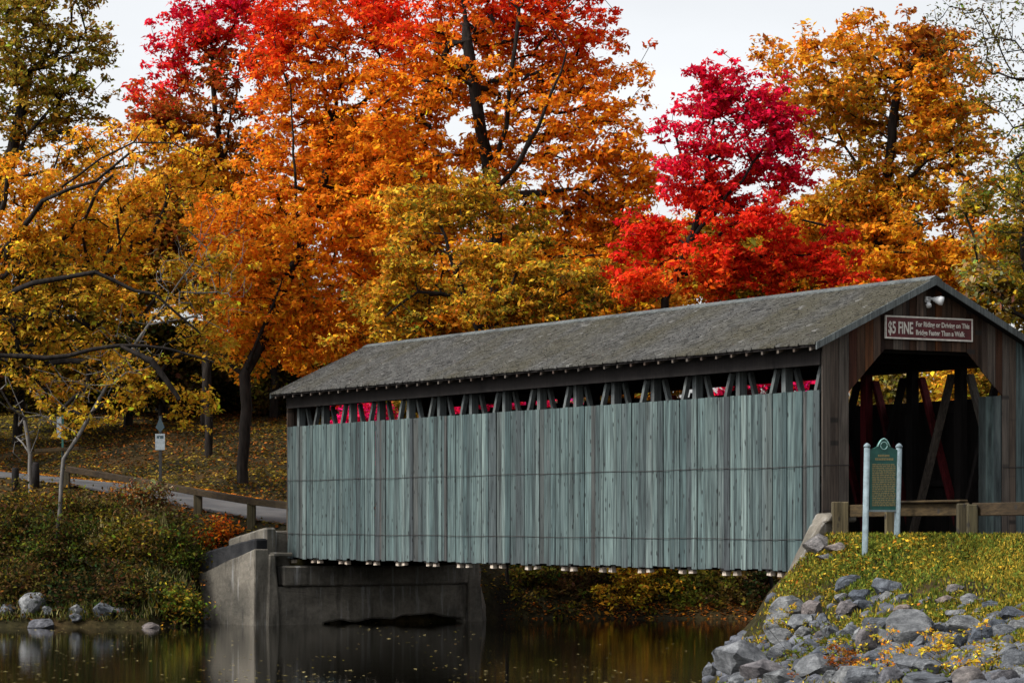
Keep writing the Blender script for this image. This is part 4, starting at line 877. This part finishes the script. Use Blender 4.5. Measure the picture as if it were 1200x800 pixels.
def edge_zone(x, y, r): dr, zr, s = road_dist(x, y); return (dr > RW - .5) & (dr < RW + .9) & (s < 0) & (y > 85)
scatter_cover('roadside_leaves', 'orange leaves drifted along the far edge of the road', -30, 0, 84, 106, 60000, edge_zone, mixed(['orange', 'amber', 'rust'], 1.0, 8, .9), .07, .8, 5, zo=.04)
scatter_cover('shore_leaves', 'orange leaves washed along the far shore under the bridge', -1, 9, 87, 89.0, 4000, lambda x, y, r: (height(x, y) > -.05) & (height(x, y) < .5), mixed(['rust', 'brown', 'orange', 'brown'], 1.0, 9, .9), .07, .8, 6)
# dry reeds on the left bank
r = np.random.default_rng(9); n = 110; k = r.integers(0, 4, n); bx = np.array([-12.0, -11.2, -10.6, -12.6])[k] + r.normal(size=n) * .18; by = 84.5 + r.normal(size=n) * .3
C = np.stack([bx, by, height(bx, by) + .55], 1); T = np.stack([r.normal(size=n) * .22, r.normal(size=n) * .2, np.ones(n)], 1); N = r.normal(size=(n, 3)); N[:, 2] *= .1; N /= np.linalg.norm(N, axis=1, keepdims=True)
tag(quads_mesh('reeds', C, N, r.uniform(.5, .95, n), np.tile(CO['straw'], (n, 1)), M['litter'], None, .03, .01, T), 'pale dry reed blades standing among the left bank shrubs', kind='stuff')
# leaves floating on the water
r = np.random.default_rng(10); n = 1300; yy = 50 + 34 * r.random(n) ** 2.0; xx = (r.uniform(0, 900, n) - CX) / F * yy; ok = (height(xx, yy) < -.05) & (wob(xx, yy * .5, 0, .7) > -.15); xx, yy = xx[ok], yy[ok]; n = len(xx)
N = r.normal(size=(n, 3)) * .05 + np.array([0, 0, 1]); N /= np.linalg.norm(N, axis=1, keepdims=True)
tag(quads_mesh('floating_leaves', np.stack([xx, yy, np.full(n, .008)], 1), N, .055 * r.uniform(.4, 1.3, n), mixed(['straw', 'brown', 'straw', 'olive'], 1, 3, 1)(np.stack([xx, yy, yy * 0], 1), r), M['litter'], None, .6, .05), 'small pale leaves floating on the river', kind='stuff')

# ------------------------------------------------------------------ boulders
from mathutils import noise as mnoise
def rock_mesh(seed, sub=3):
    import bmesh
    bm = bmesh.new(); bmesh.ops.create_icosphere(bm, subdivisions=sub, radius=1); r = random.Random(seed); o = Vector((r.uniform(-50, 50), r.uniform(-50, 50), r.uniform(-50, 50)))
    pl = [(Vector((r.gauss(0, 1), r.gauss(0, 1), r.gauss(0, 1))).normalized(), r.uniform(.45, .8)) for _ in range(16)]
    for v in bm.verts:
        p = v.co.copy()
        for nrm, d in pl:
            k = p.dot(nrm)
            if k > d: p -= nrm * (k - d) * 1.0
        v.co = p * 1.3 * (1 + .14 * mnoise.noise(p * 1.1 + o) + .09 * mnoise.noise(p * 3 + o) + .04 * mnoise.noise(p * 7 + o))
    me = bpy.data.meshes.new('boulder'); bm.to_mesh(me); bm.free(); me.materials.append(M['stone']); me.polygons.foreach_set('use_smooth', [True] * len(me.polygons)); me.set_sharp_from_angle(angle=R(24)); return me
RM = [rock_mesh(i) for i in range(10)]
ROCKS = [(918, 724, 46, 38), (952, 717, 26, 20), (943, 729, 28, 22), (872, 771, 64, 48), (846, 766, 28, 20), (832, 786, 16, 22), (917, 748, 36, 18), (920, 763, 30, 20), (897, 785, 54, 28), (920, 794, 46, 24), (947, 760, 36, 18), (963, 766, 26, 16), (958, 783, 46, 28), (975, 739, 20, 22), (965, 727, 15, 15), (989, 760, 32, 20), (1000, 791, 46, 28), (992, 715, 24, 17), (993, 684, 34, 14), (998, 742, 28, 18), (1016, 753, 32, 30),
         (1076, 734, 54, 44), (1100, 738, 30, 20), (1137, 733, 38, 20), (1148, 748, 32, 22), (1177, 742, 28, 16), (1027, 750, 40, 30), (1033, 731, 46, 20), (1080, 753, 14, 16), (1103, 754, 28, 20), (1123, 752, 26, 22), (1173, 763, 52, 22), (1123, 771, 22, 22), (1072, 778, 38, 26), (1091, 781, 28, 22), (1088, 798, 60, 24), (1018, 794, 38, 28), (1195, 776, 36, 22), (1196, 792, 22, 16), (1027, 772, 26, 16),
         (1110, 703, 26, 13), (1120, 691, 22, 10), (1138, 704, 22, 12), (1162, 711, 22, 11), (1123, 719, 22, 14), (1192, 721, 34, 18), (1168, 722, 22, 14), (1167, 733, 24, 16), (1196, 734, 22, 16), (1017, 708, 26, 15), (1010, 697, 24, 18), (1042, 688, 30, 20), (1039, 699, 18, 13), (1055, 715, 22, 14), (1150, 776, 30, 20), (1045, 795, 30, 20), (1140, 795, 40, 22), (975, 797, 30, 18), (1050, 762, 24, 18), (870, 795, 30, 20), (975, 775, 22, 16), (1060, 700, 16, 10), (985, 700, 16, 10), (940, 742, 18, 14), (1175, 795, 30, 20), (1150, 765, 22, 14), (960, 745, 16, 14), (1000, 775, 26, 18)]
rows = {}
ROWN = ['top', 'second highest', 'middle', 'second lowest', 'lowest']
for px, py, w, h in ROCKS: rows.setdefault(0 if py < 710 else 1 if py < 732 else 2 if py < 756 else 3 if py < 779 else 4, []).append((px, py, w, h))
rr = random.Random(31)
def place_rock(px, py, w, h, label, group, sink=.15, Yf=None, mesh=None):
    g = ground_hit(px, py + h * .42) if Yf is None else np.array([(px - CX) / F * Yf, Yf, max(hgt((px - CX) / F * Yf, Yf), -.05)])
    k = g[1] / F; rx = w * k / 2 * 1.14; rz = h * k / 2 * 1.16
    o = bpy.data.objects.new('boulder', mesh or rr.choice(RM)); link(o); o.scale = (rx, (rx * .6 + rz * .5) * rr.uniform(.85, 1.1), rz)
    o.location = (g[0], g[1] + rx * .35, g[2] + rz * .62); o.rotation_euler = (rr.uniform(-.25, .25), rr.uniform(-.22, .22), rr.uniform(-.3, .3) + rr.choice((0, math.pi)))
    return tag(o, label, 'boulder', group)
for k in range(5):
    for i, (px, py, w, h) in enumerate(sorted(rows[k])):
        sz = 'large' if w >= 40 else 'small' if w <= 20 else 'mid-sized'
        place_rock(px, py, w, h, f'{sz} grey boulder, {ORD[i]} from the left in the {ROWN[k]} row of the bank', 'boulders heaped on the near bank')
for px, py, w, h, Yf, lb in [(33, 714, 32, 28, 80.6, 'dark round boulder at the left end of the shore'), (55, 713, 14, 12, 80.5, 'small pale boulder right of the dark round one'), (50, 726, 26, 14, 79.8, 'flat pale boulder at the waterline near the left end'), (90, 714, 18, 16, 80.5, 'pale boulder under the dark shrub'), (88, 727, 16, 10, 80.3, 'flat boulder at the waterline under the dark shrub'), (121, 718, 24, 20, 80.5, 'brownish boulder in the middle of the left shore'), (176, 729, 18, 8, 79.7, 'flat boulder alone in the shallows left of the wing wall'), (243, 722, 14, 12, 83.6, 'small boulder against the wing wall foot'), (8, 728, 20, 12, 80.5, 'small boulder at the very left of the shore'), (135, 728, 26, 10, 80.6, 'low boulder second from the wing wall side of the left shore')]:
    place_rock(px, py, w, h, lb, 'boulders along the left shore', Yf=Yf)
for px, py, w, h, lb in [(961, 637, 34, 24, 'pinkish squared stone beneath the wing wall coping'), (985, 641, 34, 12, 'flat grey slab beside the marker post'), (972, 652, 26, 8, 'pale flat stone below the pinkish squared one')]:
    o = place_rock(px, py, w, h, lb, 'stones beside the wing wall', mesh=RM[6]); o.rotation_euler = (.05, .04, .2)
# cobbles filling the gaps between the boulders
cb = MB(); base_v = np.array([v.co[:] for v in rock_mesh(77, 1).vertices]); tmp = rock_mesh(77, 1); base_f = [tuple(p.vertices) for p in tmp.polygons]; r = np.random.default_rng(12); V = []; Fc = []; cnt = 0
while cnt < 950:
    px = r.uniform(830, 1230); py = r.uniform(700, 812)
    if py < 740 - (px - 900) * .02 + r.normal() * 14 and r.random() < .75: continue
    if px < 905 and py < 745: continue
    g = ground_hit(px, py)
    if g[2] < -.1: continue
    s = r.uniform(.06, .2); a = r.uniform(0, 6.28); ca, sa = math.cos(a), math.sin(a); q_ = base_v * np.array([s, s * r.uniform(.6, 1), s * r.uniform(.5, .8)])
    q_ = np.stack([q_[:, 0] * ca - q_[:, 1] * sa, q_[:, 0] * sa + q_[:, 1] * ca, q_[:, 2]], 1) + g + np.array([0, 0, .02]); b0 = len(V); V += [tuple(t) for t in q_]; Fc += [tuple(b0 + i for i in f) for f in base_f]; cnt += 1
cb.v, cb.f = V, Fc; tag(cb.build('cobbles', M['stone'], None, True), 'small grey cobbles filling the gaps between the boulders', kind='stuff')
# leafy weeds among the boulders
for i, (px, py, w, h, cs, lb) in enumerate([(1043, 780, 18, 24, ['amber', 'yellow', 'orange'], 'orange yellow weed between the lowest boulders'), (1120, 785, 34, 18, ['yellow', 'gold', 'olive'], 'yellow weed clump in the lowest boulder rows'), (1000, 765, 14, 14, ['yellow', 'green'], 'yellow green weed beside the pinkish boulder'), (980, 785, 10, 16, ['rust', 'brown'], 'rust red weed low between two boulders'), (975, 757, 12, 14, ['green', 'olive'], 'green weed in the middle of the boulders'), (1160, 790, 22, 14, ['yellow', 'olive', 'green'], 'yellow olive weed near the right edge'), (925, 737, 8, 12, ['green', 'yellow'], 'thin green weed behind the large left boulder'), (1100, 765, 12, 12, ['yellow', 'gold'], 'small yellow weed above the yellow clump'), (940, 775, 14, 9, ['olive', 'green'], 'olive weed on the big flat boulder')]):
    g = ground_hit(px, py + h * .4); k = g[1] / F
    plant('weed', lb, 'plant', [(g[0], g[1], g[2] + h * k * .5, w * k / 2, w * k / 2, h * k * .5)], [[tuple(g), tuple(g + np.array([0, 0, h * k * .5]))]], mixed(cs, 2.5, i), 26, 22, .035, .10, .012, 'weeds among the boulders', 150 + i, 0, trunk_name='stem', twig=.004)
